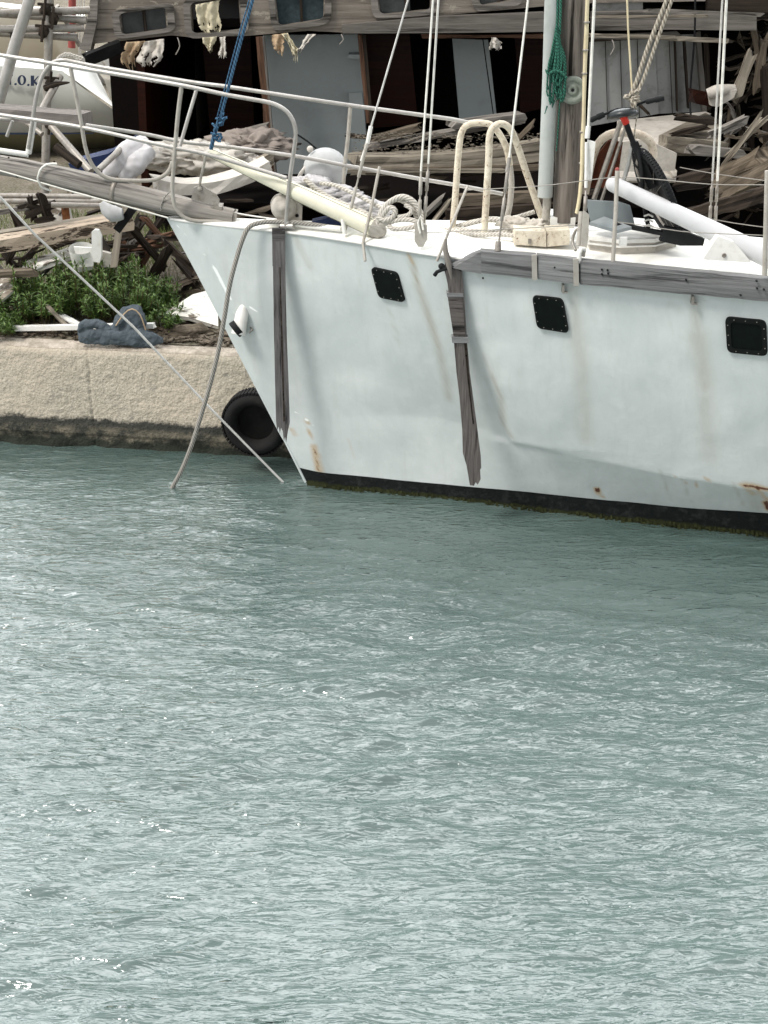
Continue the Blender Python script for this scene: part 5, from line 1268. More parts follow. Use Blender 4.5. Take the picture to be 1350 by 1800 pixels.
rag('torn_cloth', ([(495, 60), (506, 75), (513, 90), (518, 112)], [(506, 58), (518, 78), (524, 88), (523, 114)]), YF-.12, M['ragyellow'], 'pale yellow cloth strip hanging over the white bulkhead')
rag('torn_cloth', ([(540, 60), (532, 75), (528, 86), (521, 88)], [(556, 60), (544, 70), (536, 80), (527, 94)]), YF-.12, M['ragwhite'], 'twisted white cloth strip slanting over the white bulkhead')
for k, (x, y, l, lb_) in enumerate(((312, 66, 30, 'left'), (600, 60, 18, 'middle'), (1076, 70, 26, 'right'))):
    o = MB(); o.tube(PL([(x, y, YF-.1), (x+4, y+l*.5, YF-.12), (x-3, y+l, YF-.1)]), .006, 5); o = o.build('loose_wire', M['thinwire']); thing(o, 'short loose wire dangling under the wreck coaming, the '+('leftmost' if k == 0 else 'middle one' if k == 1 else 'rightmost')+' of three', 'wire')
rag('torn_cloth', ([(864, 66), (862, 75), (860, 82), (858, 88)], [(872, 66), (882, 74), (880, 84), (884, 88)]), YF-.1, M['ragwhite'], 'ragged white scrap under the beam left of the mast')

CN = {'darkwood': 'dark', 'debriswood': 'brown', 'greywood': 'grey', 'postwood': 'reddish brown'}
def describe(mk, L, a, where):
    t = 'level' if abs(a) < .3 else ('steep' if abs(a) > 1.0 else 'slanting')
    t += ', falling rightwards,' if a >= .3 else (', rising rightwards,' if a <= -.3 else '')
    return ('long ' if L > 55 else 'short ') + CN[mk] + ' splinter, ' + t + ' ' + where
# ---------------------------------------------------------------- timber debris: each plank a thing of its own
def plank(x0, y0, x1, y1, Y0, Y1, w, h, mat, label, group=None, name='timber_plank', jit=0.18, brk=0.06, bend=None, up=(0, 0, 1), taper=None):
    b_ = MB(); b_.beam(P(x0, y0, Y0), P(x1, y1, Y1), w, h, up=up, jit=jit, brk=brk, bend=bend, taper=taper)
    o = b_.build(name, mat); thing(o, label, 'plank' if 'plank' in name else 'timber', group); return o
g_mid = 'broken deck timbers between the foredeck and the wreck'
plank(645, 258, 910, 212, 13.9, 13.9, .18, .045, M['greywood'], 'long grey plank topmost of the stack, ending behind the second hoop')
plank(655, 244, 740, 222, 13.8, 13.9, .12, .05, M['debriswood'], 'short splintered plank lying at the left end of the topmost grey plank')
plank(790, 222, 922, 205, 13.7, 13.9, .16, .08, M['greywood'], 'grey beam end poking up behind the rounded hoop tops')
plank(612, 287, 952, 262, 13.5, 13.6, .25, .16, M['palewood'], 'thick pale beam stretching from the white bulkhead to the mast', brk=.1, bend=(0, 0, -.04))
plank(640, 300, 955, 292, 13.4, 13.5, .10, .05, M['debriswood'], 'narrow brown plank just below the thick pale beam')
plank(600, 300, 890, 300, 13.3, 13.4, .05, .03, M['palewood'], 'thin pale batten at the foot of the thick pale beam')
plank(800, 352, 960, 344, 13.2, 13.3, .12, .09, M['debriswood'], 'brown timber low down behind the hoops, upper of two')
plank(780, 378, 965, 366, 13.1, 13.2, .12, .10, M['darkwood'], 'dark timber low down behind the hoops, lower of two')
plank(735, 388, 780, 345, 12.9, 13.0, .07, .03, M['greywood'], 'short grey board standing on a slant right of the rope coil')
plank(760, 392, 790, 352, 12.9, 13.0, .05, .02, M['palewood'], 'pale slat leaning beside the short slanting grey board')
plank(940, 215, 900, 255, 13.4, 13.5, .05, .04, M['debriswood'], 'crooked stick leaning behind the white plastic pipe')
# left group under the rails
plank(270, 320, 470, 288, 12.9, 13.2, .3, .10, M['ragwhite'], 'pale curved board or gunwale piece under the rail beside the blue rope', bend=(0, 0, -.10), brk=.02)
plank(330, 262, 475, 226, 14.4, 14.5, .25, .08, M['greywood'], 'wide grey board lying on the dark cabin floor', brk=.03)
plank(380, 290, 470, 262, 14.0, 14.2, .2, .05, M['darkwood'], 'dark board lying under the wide grey cabin floor board')
plank(440, 296, 478, 276, 13.6, 13.7, .10, .10, M['palewood'], 'pale block of wood beside the brown cabin post')
# blankets / foam heap left
def heap(name, cx, cy, Y, r, sc, mat, label, n=7, cat='cloth heap', spread=(40, 16)):
    b_ = MB()
    for i in range(n): b_.crumple(P(cx+random.uniform(-1, 1)*spread[0], cy+random.uniform(-1, 1)*spread[1], Y+random.uniform(-.1, .1)), r*random.uniform(.8, 1.25), sc, .75, 1.5, 48)
    o = b_.build(name, mat); thing(o, label, cat); return o
heap('blanket_heap', 330, 272, 13.6, .15, (1.6, .8, .55), M['ragwhite'], 'heap of dirty pale blankets spilling from the cabin behind the rails', 9, spread=(55, 16))
heap('blanket_heap', 440, 252, 14.0, .16, (1.5, .9, .6), mat_paint('grey_brown_blanket', (.30, .26, .23), (.14, .12, .11), .7, .95), 'grey brown rolled blanket beside the brown cabin post', 4, spread=(18, 6))
b_ = MB()
def crtube(pts, rs, f=7, amp=.35, seg=30):
    o0 = len(b_.v); b_.tube(pts, rs, seg, step=.012, cap=True)
    cs = [Vector(p) for p in pts]
    for i in range(o0, len(b_.v)):
        p = Vector(b_.v[i]); c = min(cs, key=lambda q: (q-p).length); d = (p-c); d = Vector((0, -.4, .9)).lerp(d.normalized() if d.length > 1e-6 else Vector((0, 0, 1)), .7)
        b_.v[i] = tuple(p + d*max(rs)*amp*(0.35-abs(mnoise.noise(p*f))*1.6 + .5*mnoise.noise(p*f*.4)))
crtube(PL([(188, 312, 12.7), (202, 292, 12.7), (228, 268, 12.8), (258, 250, 12.9)]), [.05, .085, .10, .07], 13, .26)
crtube(PL([(216, 314, 12.7), (238, 290, 12.7), (264, 264, 12.8)]), [.06, .085, .06], 13, .26)
o = b_.build('foam_roll', M['bag']); thing(o, 'rolled white foam sheeting lying above the bowsprit', 'foam roll')
b_ = MB(); b_.slab(PL([(120, 288), (190, 270), (235, 244), (240, 262), (180, 305), (130, 308)], 13.4), (0, .3, 0)); o = b_.build('tarpaulin', M['bluesheet']); thing(o, 'navy blue tarpaulin glimpsed under the grey land boat', 'tarpaulin')
# lean pipes near platform
for k, (a, c2, r, lb) in enumerate((((90, 222, 12.6), (160, 302, 12.2), .030, 'grey scaffold brace sloping down right to the bowsprit'), ((172, 300, 12.3), (228, 248, 12.9), .026, 'grey brace rising right above the bowsprit'), ((42, 212, 12.6), (74, 236, 12.5), .022, 'short dark brace crossing behind the platform board'), ((98, 258, 12.2), (140, 290, 12.1), .035, 'dark rotten stick tucked behind the bowsprit'))):
    o = MB(); o.tube([P(*a), P(*c2)], r, 10, jit=.15); o = o.build('brace_pole', M['steel'] if k < 3 else M['darkwood']); thing(o, lb, 'pole')
# board over the rails at left
o = MB(); o.beam(P(-20, 196, 11.2), P(150, 210, 11.0), .22, .09, up=(0, 0, 1), jit=.12, n=12); o = o.build('platform_board', mat_wood('dark_grey_board', (.24, .215, .20), (.12, .11, .10))); thing(o, 'dark grey staging board between the upper and lower bow rails', 'board')
# small aluminium ladder / frame
e = empty('ladder_frame', P(30, 268, 11.0), 'small pale aluminium ladder frame at the left edge above the bowsprit', 'ladder')
for nm, pts, r in (('side_rail', [(59, 213), (50, 270)], .022), ('side_rail', [(-12, 209), (20, 209)], .014), ('rung', [(-12, 263), (50, 272)], .020), ('rung', [(22, 212), (12, 240)], .012)):
    o = MB(); o.tube(PL(pts, 10.8), r, 8); o.build(nm, M['whitepaint'] if r > .018 else M['galv'], e)

# scaffolding at far left
sc_ = empty('scaffold', P(85, 330, 13.0), 'pipe scaffold with clamps at the left edge in front of the grey land boat', 'scaffold')
def scp(pts, r=.032, mat=M['steel'], nm='scaffold_pipe'):
    o = MB(); o.tube(PL(pts), r, 10, spline=False); return o.build(nm, mat, sc_)
scp([(88, -40, 13), (86, 40, 13), (82, 200, 13), (79, 345, 13)], .036)
scp([(-30, 24, 12.9), (158, 18, 13.1)]); scp([(-30, 22, 13.1), (100, 31, 13.1), (152, 36, 13.1)]); scp([(-30, 52, 12.9), (148, 49, 13.1)]); scp([(-30, 56, 13.1), (136, 66, 13.1)])
scp([(62, -40, 12.2), (52, 0, 12.2), (26, 80, 12.2), (0, 170, 12.2), (-14, 220, 12.2)], .045, M['galv'], 'leaning_pole')
scp([(62, 215, 12.6), (106, 134, 13)], .03); scp([(100, 10, 13.1), (140, 80, 13.3)], .02)
def clamp(x, y, Y=12.95):
    o = MB(); p = P(x, y, Y); o.rock(p, .045, (1, .8, 1.1), .4); o.beam(p+Vector((-.06, 0, .045)), p+Vector((.07, 0, .035)), .03, .022); o.tube([p+Vector((-.01, -.05, -.08)), p+Vector((0.02, -.05, .1))], .012, 6); o.build('clamp', M['darkwood'], sc_)
for q in ((80, 17), (94, 33), (76, 55), (90, 146), (28, 66), (88, 218)): clamp(*q)
o = MB(); o.tube(PL([(80, 155, 12.9), (98, 148, 12.85), (122, 145, 12.8)]), [.03, .022, .006], 8); o.build('bent_spike', M['darkwood'], sc_)
# lower scaffold pipes lying by the grass
for i, (a, c2, lb) in enumerate((((-30, 344, 11.9), (160, 346, 11.9), 'topmost of three grey pipes lying left below the bowsprit'), ((-30, 354, 11.8), (176, 354, 11.9), 'middle of three grey pipes lying left below the bowsprit'), ((90, 360, 11.7), (176, 362, 11.8), 'shortest and lowest grey pipe left below the bowsprit'))):
    o = MB(); o.tube([P(*a), P(*c2)], .022, 10); o = o.build('loose_pipe', M['steel']); thing(o, lb, 'pipe')
b_ = MB()
for q in ((40, 380, 98, 358, .05), (52, 345, 62, 392, .04), (70, 340, 84, 384, .05), (44, 360, 92, 372, .045), (60, 388, 96, 382, .04), (30, 366, 70, 352, .03)): b_.beam(P(q[0], q[1], 11.72), P(q[2], q[3], 11.76), q[4], q[4], jit=.5, n=8, brk=.03)
o = b_.build('rotten_stump', M['darkwood']); thing(o, 'dark rotten timber lump under the grey pipes', 'timber')
b_ = MB(); b_.slab(PL([(84, 362), (118, 362), (126, 400), (84, 402)], 12.3), (0, .1, 0)); o = b_.build('crate_board', M['whitepeel']); thing(o, 'white board with a rust stripe under the pipe ends', 'board')
b_ = MB(); b_.beam(P(114, 362, 12.28), P(118, 396, 12.28), .06, .02, up=(0, 1, 0)); o = b_.build('rusty_strip', mat_plain('rusty_strip_paint', (.22, .09, .04), .9, var=.6)); thing(o, 'rusty vertical strip fixed on the small white board', 'metal strip')

# land boats far left
lb = empty('grey_land_boat', P(60, 270, 19), 'grey and white sailing boat ashore with dark letters on its stern', 'sailing boat')
YB = 18.5
def lp(name, pts, Y, th, mat): 
    b_ = MB(); b_.slab(PL(pts, Y) if len(pts[0]) == 2 else PL(pts), (0, th, 0)); return b_.build(name, mat, lb)
side = [(-200, 110), (0, 117), (60, 121), (108, 124), (150, 155), (200, 190), (247, 222), (240, 232), (-200, 232)]
def curved(name, top, bot, mat, n=24, parent=lb, rows=8, bulge=.25):
    """hull strip between two px+Y polylines"""
    def at(l, a):
        k = a*(len(l)-1); i = min(int(k), len(l)-2); f = k-i; return Vector(l[i]).lerp(Vector(l[i+1]), f)
    vs = []; fs = []
    for i in range(n+1):
        A = P(*at(top, i/n)); B = P(*at(bot, i/n))
        for j in range(rows+1):
            p = A.lerp(B, j/rows); p.y -= bulge*math.sin(math.pi*j/rows)*.5; vs.append(p)
    for i in range(n):
        for j in range(rows): fs.append((i*(rows+1)+j, i*(rows+1)+j+1, (i+1)*(rows+1)+j+1, (i+1)*(rows+1)+j))
    return simple_mesh(name, vs, fs, mat, parent)
curved('hull_side', [(-260, 108, 18.4), (-60, 112, 18.4), (60, 120, 18.5), (108, 124, 18.6)], [(-260, 236, 18.5), (-60, 236, 18.4), (90, 236, 18.5), (247, 222, 18.7)], M['hullgrey'])
curved('hull_bottom', [(-260, 236, 18.5), (-60, 236, 18.4), (90, 236, 18.5), (247, 221, 18.7)], [(-260, 300, 19.6), (-60, 300, 19.6), (90, 300, 19.6), (210, 262, 19.6)], M['hullolive'], bulge=.1)
curved('waterline_stripe', [(-260, 233, 18.35), (-60, 233, 18.33), (90, 233, 18.42), (165, 233, 18.48)], [(-260, 236.5, 18.35), (-60, 236.5, 18.33), (90, 236.5, 18.42), (165, 235, 18.48)], M['navy'], bulge=0)
curved('transom', [(108, 124, 18.6), (247, 222, 18.72)], [(164, 116, 19.3), (200, 190, 19.4)], M['whitepaint'], bulge=.05)
curved('transom', [(164, 116, 19.3), (183, 140, 19.3), (200, 190, 19.4)], [(250, 116, 19.6), (250, 140, 19.6), (252, 222, 19.6)], M['hullcream'], bulge=.05)
curved('deck', [(-260, 100, 20.2), (-60, 100, 20.2), (60, 102, 20.2), (164, 116, 20.0)], [(-260, 108, 18.4), (-60, 112, 18.4), (60, 120, 18.5), (110, 125, 18.6)], M['whitepaint'], bulge=0)
# letters on the stern quarter
def stroke(pts, Y=18.30):
    b_ = MB(); b_.slab(PL(pts, Y), (0, .02, 0)); return b_
def letter(name, polys, holes=None):
    b_ = MB()
    for i, p in enumerate(polys): b_.slab(PL(p, 18.31-.003*i), (0, .02, 0), holes=[PL(h, 18.31-.003*i) for h in (holes or [])] if i == 0 else ())
    b_.build(name, M['navy'], lb)
letter('letter_n', [[(-2, 132), (4, 132), (19, 149), (14, 149)], [(15, 133), (19, 133), (19, 149), (16, 147)], [(-1, 133), (2, 134), (2, 148), (-1, 148)], [(12, 132), (22, 132), (22, 134), (12, 134)]])
def ell(cx, cy, rx, ry, n=18): return [(cx+rx*math.cos(6.283*i/n), cy+ry*math.sin(6.283*i/n)) for i in range(n)]
letter('full_stop', [ell(27, 148, 2, 2, 10)])
letter('letter_o', [ell(38, 141, 7.5, 9)], [ell(38.3, 141, 3.2, 7.3)])
letter('full_stop', [ell(49.5, 149.5, 2, 2, 10)])
letter('letter_k', [[(54, 133), (59.5, 133), (59.5, 151), (54, 151)], [(59, 142), (66, 134), (68, 134), (60, 145)], [(60, 141), (70, 151), (65, 151), (59, 145)]])
# cream hull and cabin beyond
cb = empty('cream_land_boat', P(40, 100, 24), 'large cream hull ashore beyond the scaffold pipes', 'boat')
curved('hull_side', [(-500, -10, 24), (-100, 0, 24), (0, 12, 24), (70, 22, 24), (140, 34, 24.6)], [(-500, 100, 24.6), (-100, 104, 24.6), (30, 106, 24.6), (110, 104, 24.8), (152, 92, 25.4)], M['hullcream'], parent=cb)
curved('deck', [(-500, -20, 26), (-100, -8, 26), (0, 4, 26), (70, 12, 26), (150, 26, 26)], [(-500, -10, 24), (-100, 0, 24), (0, 12, 24), (70, 22, 24), (140, 34, 24.6)], M['whitepaint'], parent=cb, bulge=0)
wb2 = empty('white_land_boat', P(190, 140, 26), 'white hull ashore glimpsed under the wreck corner post', 'boat')
curved('hull_side', [(120, 92, 25.5), (180, 96, 25.5), (300, 98, 25.5)], [(120, 130, 25.6), (190, 160, 25.6), (300, 190, 25.6)], M['whitepaint'], parent=wb2)
curved('deck', [(120, 88, 27), (300, 92, 27)], [(120, 92, 25.5), (300, 98, 25.5)], M['deck'], parent=wb2, bulge=0)
o = MB(); o.tube(PL([(127, -60), (127, 0), (126, 84)], 23.0), .055, 10, spline=False); o = o.build('red_mast', M['redpole']); thing(o, 'faded red mast rising beside the wreck corner post', 'mast')
for i, (x0, x1) in enumerate(((138, 139), (144, 140), (152, 142))):
    o = MB(); o.tube([P(x0, -60, 22.5), P(x1, 95, 22.5)], .007, 5); o = o.build('rigging_wire', M['wire']); thing(o, ['leftmost', 'middle', 'rightmost'][i]+' of three thin wires right of the red mast', 'wire')
e = empty('boat_fittings', P(200, 190, 20), 'tangle of bent tubes and fittings on the deck behind the grey land boat', 'fittings')
for pts in ([(185, 140), (196, 146), (208, 150), (214, 160), (206, 166), (198, 160), (204, 148)], [(190, 152), (200, 168), (220, 165), (234, 170)], [(214, 138), (226, 158), (234, 168)], [(180, 108), (196, 128), (206, 140)]):
    o = MB(); o.tube(PL(pts, 20), .018, 6); o.build('bent_tube', M['greytube'], e)
b_ = MB(); b_.box(P(214, 179, 20), (.12, .1, .10)); b_.build('fender', M['black'], e)
b_ = MB(); b_.beam(P(150, 106, 14.6), P(212, 80, 14.8), .12, .10, jit=.2, n=8, brk=.05); o = b_.build('black_timber', mat_plain('charred_wood', (.01, .01, .01), .9)); thing(o, 'charred black timber sloping down from the wreck corner', 'timber')
b_ = MB()
for i in range(6): b_.tube([P(100+i*3, 104-i, 12.9), P(115+i*2, 96+random.uniform(-3, 3), 12.9), P(146-i*2, 105+random.uniform(-3, 2), 12.9)], .012, 6)
o = b_.build('cord_bundle', M['ropewhite']); thing(o, 'small bundle of pale cord on the rail bend at left', 'rope')

# ---------------------------------------------------------------- debris on the quay, left
plank(-30, 434, 232, 388, 11.5, 11.9, .20, .10, M['peelwood'], 'long tan painted beam with peeling paint lying below the bowsprit', brk=.03, jit=.08)
plank(-30, 415, 190, 380, 11.75, 12.1, .12, .03, M['palewood'], 'thin pale strip on top of the long tan beam', brk=.03)
plank(-20, 482, 66, 478, 11.25, 11.3, .10, .05, M['debriswood'], 'brown lath lying at the left edge above the bush')
plank(50, 470, 128, 444, 11.5, 11.8, .20, .04, M['whitepeel'], 'flat peeling white board left behind the bush')
b_ = MB(); b_.slab(PL([(161, 408), (166, 404), (173, 405), (178, 417), (178, 450), (175, 462), (164, 460), (161, 440)], 11.35), (0, .05, 0)); o = b_.build('white_board', M['whitepaint']); thing(o, 'bright white broken board standing upright behind the bush', 'board')
b_ = MB(); b_.tube([P(146, 470, 11.55), P(142, 436, 11.5)], [.075, .095], 18, spline=False, cap=False); b_.slab(PL([(129, 434), (162, 436), (164, 468), (140, 470)], 11.45), (0, .03, 0)); o = b_.build('plastic_bucket', M['whitepaint']); thing(o, 'cut white plastic bucket left of the upright white board', 'bucket')
b_ = MB(); b_.slab(PL([(178, 442), (194, 446), (196, 470), (178, 470)], 11.5), (0, .05, 0)); o = b_.build('white_board', M['hatch']); thing(o, 'small greyish white board right of the upright bright board', 'board')
b_ = MB(); b_.beam(P(211, 385, 11.3), P(200, 470, 11.2), .05, .02, up=(0, 1, 0), jit=.2, n=8, brk=.03); o = b_.build('pale_batten', M['palewood']); thing(o, 'upright pale batten with a yellow stain at the right of the bush', 'batten')
b_ = MB(); b_.beam(P(234, 366, 10.9), P(206, 404, 11.0), .06, .03, up=(0, 1, 0)); o = b_.build('black_batten', mat_plain('black_batten_paint', (.012, .012, .012), .8)); thing(o, 'black batten leaning under the bowsprit iron band', 'batten')
# dark hollow hull piece, white bottle under sprit
b_ = MB(); b_.tube(PL([(178, 356, 10.9), (186, 366, 10.9), (200, 376, 10.9), (216, 376, 10.9)]), [.02, .045, .062, .04], 14); o = b_.build('plastic_float', M['buoy']); thing(o, 'pale pear shaped plastic float hanging under the bowsprit', 'float')
# heap of grey driftwood behind the stem (right of bush)
g_l = 'grey splintered planks heaped behind the bow'
lab_l = 'grey brown splintered plank in the dark heap between the bush and the yacht bow'
rs = random.Random(3)
for i in range(44):
    x = rs.uniform(205, 400); y = rs.uniform(392, 590 if x > 285 else 470); Y = 12.6-(y-380)/200*1.3+rs.uniform(-.1, .3)
    Y = max(10.95 if x < 400 else 10.8, Y)
    a = rs.choice([rs.uniform(-.5, .2), rs.uniform(-1.4, -.7), rs.uniform(.6, 1.2)]); L = rs.uniform(30, 90)
    w = rs.uniform(.04, .11)
    random.seed(i+500)
    q1, q2 = rs.uniform(-.2, .2), rs.uniform(.02, .05); mk = rs.choice(['darkwood', 'darkwood', 'debriswood', 'greywood', 'darkwood', 'postwood'])
    wh = ('high' if y < 440 else 'low' if y > 510 else 'halfway up')+(' behind the bush' if x < 270 else ' between bush and bow' if x < 330 else ' against the yacht stem')
    plank(x-L/2*math.cos(a), y-L/2*math.sin(a), x+L/2*math.cos(a), y+L/2*math.sin(a), Y, Y+q1, w, q2, M[mk], describe(mk, L, a, wh), g_l, jit=.4, brk=.08)
for i in range(46):
    x = rs.uniform(-20, 215); y = rs.uniform(352, 500); Y = max(11.2, 12.7-(y-350)/150*1.2+rs.uniform(-.1, .3)); a = rs.choice([rs.uniform(-.5, .2), rs.uniform(-.2, .2), rs.uniform(-1.3, -.6), rs.uniform(.5, 1.2)]); L = rs.uniform(22, 80)
    q1, w, q2 = rs.uniform(-.2, .2), rs.uniform(.02, .08), rs.uniform(.012, .04); mk = rs.choice(['darkwood', 'darkwood', 'debriswood', 'greywood', 'darkwood'])
    wh = ('just under the grey pipes' if y < 395 else 'below the tan beam' if y < 450 else 'right above the bush')+(' at far left' if x < 60 else ' left of the bucket' if x < 130 else ' near the upright white board')
    random.seed(i+2500)
    plank(x-L/2*math.cos(a), y-L/2*math.sin(a), x+L/2*math.cos(a), y+L/2*math.sin(a), Y, Y+q1, w, q2, M[mk], describe(mk, L, a, wh), 'splinters on the ground behind the bush', jit=.4, brk=.06)
# peeling white board sheets by the stem
for (cor, Y, lb_) in (([(283, 558), (330, 536), (362, 530), (380, 556), (384, 572), (330, 562)], 11.05, 'peeling white flaky sheet beside the yacht stem'),):
    b_ = MB(); b_.slab([P(x, y, Y+.0)+Vector((0, (570-y)*.009, 0)) for x, y in cor], (0, .01, -.03)); o = b_.build('flaky_sheet', M['whitepeel']); thing(o, lb_, 'sheet')
b_ = MB(); b_.slab([P(-40, 530, 11.2), P(0, 480, 11.5), P(28, 486, 11.4), (P(22, 512, 11.2)), P(0, 530, 11.1)], (0, .02, -.02)); o = b_.build('flaky_sheet', M['whitepeel']); thing(o, 'peeling white flaky sheet at the left edge of the photo', 'sheet')
b_ = MB(); b_.rock(P(330, 588, 10.95), .12, (1.6, .8, .7), .8); o = b_.build('wood_lump', M['debriswood']); thing(o, 'weathered brown wood lump on the quay beside the yacht stem', 'timber')
b_ = MB(); b_.rock(P(372, 600, 10.8), .06, (1.8, .8, .4), .7); o = b_.build('wood_chunk', M['debriswood']); thing(o, 'small brown wood chunk on the quay edge at the stem', 'timber')
# white pipe and slat on the quay
plank(18, 577, 272, 572, 10.98, 10.80, .05, .035, M['whitepaint'], 'long white batten lying along the quay edge behind the grey cloth', jit=.05, brk=.01)
plank(85, 540, 118, 574, 11.1, 10.95, .03, .02, M['palewood'], 'short pale stick slanting onto the long white batten')
plank(90, 545, 140, 572, 11.15, 10.95, .05, .02, M['whitepaint'], 'short white slat slanting beside the pale stick')
# jacket: folded cloth
def jacket():
    b_ = MB()
    b_.tube(PL([(140, 588, 10.72), (143, 574, 10.72), (160, 568, 10.72), (176, 570, 10.72), (190, 582, 10.70), (205, 592, 10.68)]), [.02, .035, .035, .035, .03, .02], 12, squash=1.5)
    b_.tube(PL([(138, 592, 10.70), (160, 592, 10.68), (200, 594, 10.66), (250, 596, 10.66), (288, 599, 10.66)]), [.02, .03, .03, .04, .015], 12, squash=1.8)
    b_.tube(PL([(200, 594, 10.72), (208, 572, 10.74), (220, 556, 10.75), (232, 546, 10.76), (244, 560, 10.74), (252, 585, 10.72)]), [.03, .045, .055, .05, .05, .03], 14, squash=1.3)
    b_.tube(PL([(228, 590, 10.70), (230, 560, 10.71)]), [.06, .02], 12, squash=1.2)
    b_.rock(P(240, 590, 10.74), .09, (1.5, 1, .6), .4)
    return b_.build('discarded_jacket', M['jacket'])
o = jacket(); o.modifiers.new('r', 'REMESH').voxel_size = 0.008; o.modifiers.new('s', 'SMOOTH').iterations = 6
for p in o.data.polygons: p.use_smooth = True
tx = bpy.data.textures.new('folds', 'CLOUDS'); tx.noise_scale = 0.09; tx.noise_depth = 3
dm = o.modifiers.new('folds', 'DISPLACE'); dm.texture = tx; dm.strength = 0.055; dm.texture_coords = 'LOCAL'
thing(o, 'crumpled slate grey jacket lying on the quay edge', 'jacket')
c2 = MB(); c2.tube(PL([(204, 572, 10.66), (218, 552, 10.66), (232, 543, 10.66), (246, 553, 10.66), (256, 580, 10.66)]), .008, 8, squash=.6); ch = c2.build('jacket_piping', M['ragtan'], None); fix_child(ch, o)

# ---------------------------------------------------------------- bushes on the quay
def bush(cx, base_y, Y, wpx, hpx, nst, seed, label):
    r = random.Random(seed); leaf = MB(); stem = MB()
    base = P(cx, base_y, Y); base.z = QZ; sc = 1/250.0
    for i in range(nst):
        a = r.uniform(-1, 1); dy = r.uniform(-.5, .5)
        h = 0.8*hpx*sc*(1-0.45*a*a-0.2*abs(dy))*r.uniform(.55, 1.35)
        root = base + Vector((a*wpx*sc*.42, dy*.5, 0)); top = base + Vector((a*wpx*sc*.55, dy*.8, h)); top += Vector((r.uniform(-.05, .05), r.uniform(-.05, .05), 0))
        d = (top-root); stem.tube([root, root+d*.6+Vector((r.uniform(-.02, .02), 0, 0)), top], 0.004, 4, spline=False)
        nl = r.randint(34, 54)
        for k in range(nl):
            f = r.uniform(.30, 1.0)**.7; p = root.lerp(top, f); ang = r.uniform(0, 6.283); el = r.uniform(-.2, 1.1) if f < .9 else r.uniform(.4, 1.4)
            L = r.uniform(.035, .085)*(1.1-.3*f); dr = Vector((math.cos(ang)*math.cos(el), math.sin(ang)*math.cos(el), math.sin(el)))
            sd = dr.cross(Vector((0, 0, 1))).normalized()*L*.12; up = Vector((0, 0, L*.06))
            leaf.add([p, p+dr*L*.4+sd+up, p+dr*L*.98-Vector((0, 0, L*.12)), p+dr*L*.4-sd+up, p+dr*L*.45-up*.5], [(0, 1, 4), (1, 2, 4), (2, 3, 4), (3, 0, 4)], [((0, 0),)*3]*4, False)
    e_ = empty('bush', base, label, 'bush')
    leaf.build('foliage', M['leaf'], e_); stem.build('stems', M['stem'], e_)
bush(62, 560, 11.35, 150, 105, 100, 1, 'low leafy green bush at the left end of the quay')
bush(150, 555, 11.45, 160, 125, 120, 2, 'tallest leafy green bush in the middle, crossed by the thin taut line')
bush(225, 558, 11.4, 130, 112, 110, 3, 'leafy green bush behind the grey jacket')
bush(290, 560, 11.3, 70, 55, 40, 4, 'small green bush nearest the yacht bow')
bush(15, 575, 11.1, 70, 50, 40, 5, 'smallest green bush cut by the left edge of the photo')
# grass and fine litter
def scatter(name, n, fx, fy, fY, mk, mat):
    b_ = MB(); r = random.Random(name)
    for i in range(n): mk(b_, r)
    o = b_.build(name, mat); return o
def gb(b_, r):
    x = r.uniform(-4.2, -0.9); y = quayY(x)+r.uniform(1.0, 4.5)
    if r.random() < .5 and x > -2: return
    h = r.uniform(.04, .14); w = .006; q = Vector((x, y, QZ)); d = Vector((r.uniform(-.05, .05), r.uniform(-.05, .05), h))
    b_.add([q, q+Vector((w, 0, 0)), q+d], [(0, 1, 2)], [((0, 0),)*3], False)
go = scatter('grass', 9000, 0, 0, 0, gb, M['grass']); tag(go, 'tufts of green grass growing on the yard behind the quay', 'grass', kind='stuff')
def chip(b_, r):
    x = r.uniform(-4.0, -0.6); y = quayY(x)+r.choice([r.uniform(.18, .5), r.uniform(.25, 1.6)]); s_ = r.uniform(.008, .035)
    a = r.uniform(0, 3.14); R_ = Matrix.Rotation(a, 3, 'Z') @ Matrix.Rotation(r.uniform(-.5, .5), 3, 'X'); b_.box((x, y, QZ+s_*.3), (s_*r.uniform(1, 4), s_, s_*r.uniform(.2, .7)), R_)
lo = scatter('wood_litter', 1500, 0, 0, 0, chip, M['debriswood']); tag(lo, 'litter of small wood chips strewn along the top of the quay', 'litter', kind='stuff')

# ---------------------------------------------------------------- broken timbers at right
g_r = 'broken timbers heaped at the right'
rr = random.Random(8)
# white fibreglass pieces
b_ = MB(); b_.slab([P(1085, 212, 14.9), P(1240, 196, 15.1), P(1250, 200, 15.0), P(1160, 245, 13.9), P(1156, 262, 13.8), P(1190, 300, 13.5), P(1188, 318, 13.4), P(1090, 318, 13.4)], (0, .02, -.02)); o = b_.build('white_sheet', M['hatch']); thing(o, 'pale flat board sloping below the grey streaked panel', 'board')
b_ = MB(); b_.slab([P(1158, 238, 13.9), P(1240, 198, 14.6), P(1262, 210, 14.5), P(1262, 258, 13.8), P(1180, 258, 13.6), P(1158, 250, 13.7)], (0, 0, -.08)); o = b_.build('layered_board', M['palewood']); thing(o, 'cream layered board with split edge behind the bicycle', 'board')
plank(1160, 250, 1275, 262, 13.5, 13.7, .1, .12, M['palewood'], 'pale split timber under the cream layered board', jit=.3)
b_ = MB(); b_.slab(PL([(1068, 285), (1090, 250), (1135, 245), (1190, 270), (1186, 300), (1118, 302), (1080, 300)], 13.3), (0, .05, 0)); o = b_.build('white_board', M['hatch']); thing(o, 'scuffed white board seen through the rusty hoop', 'board')
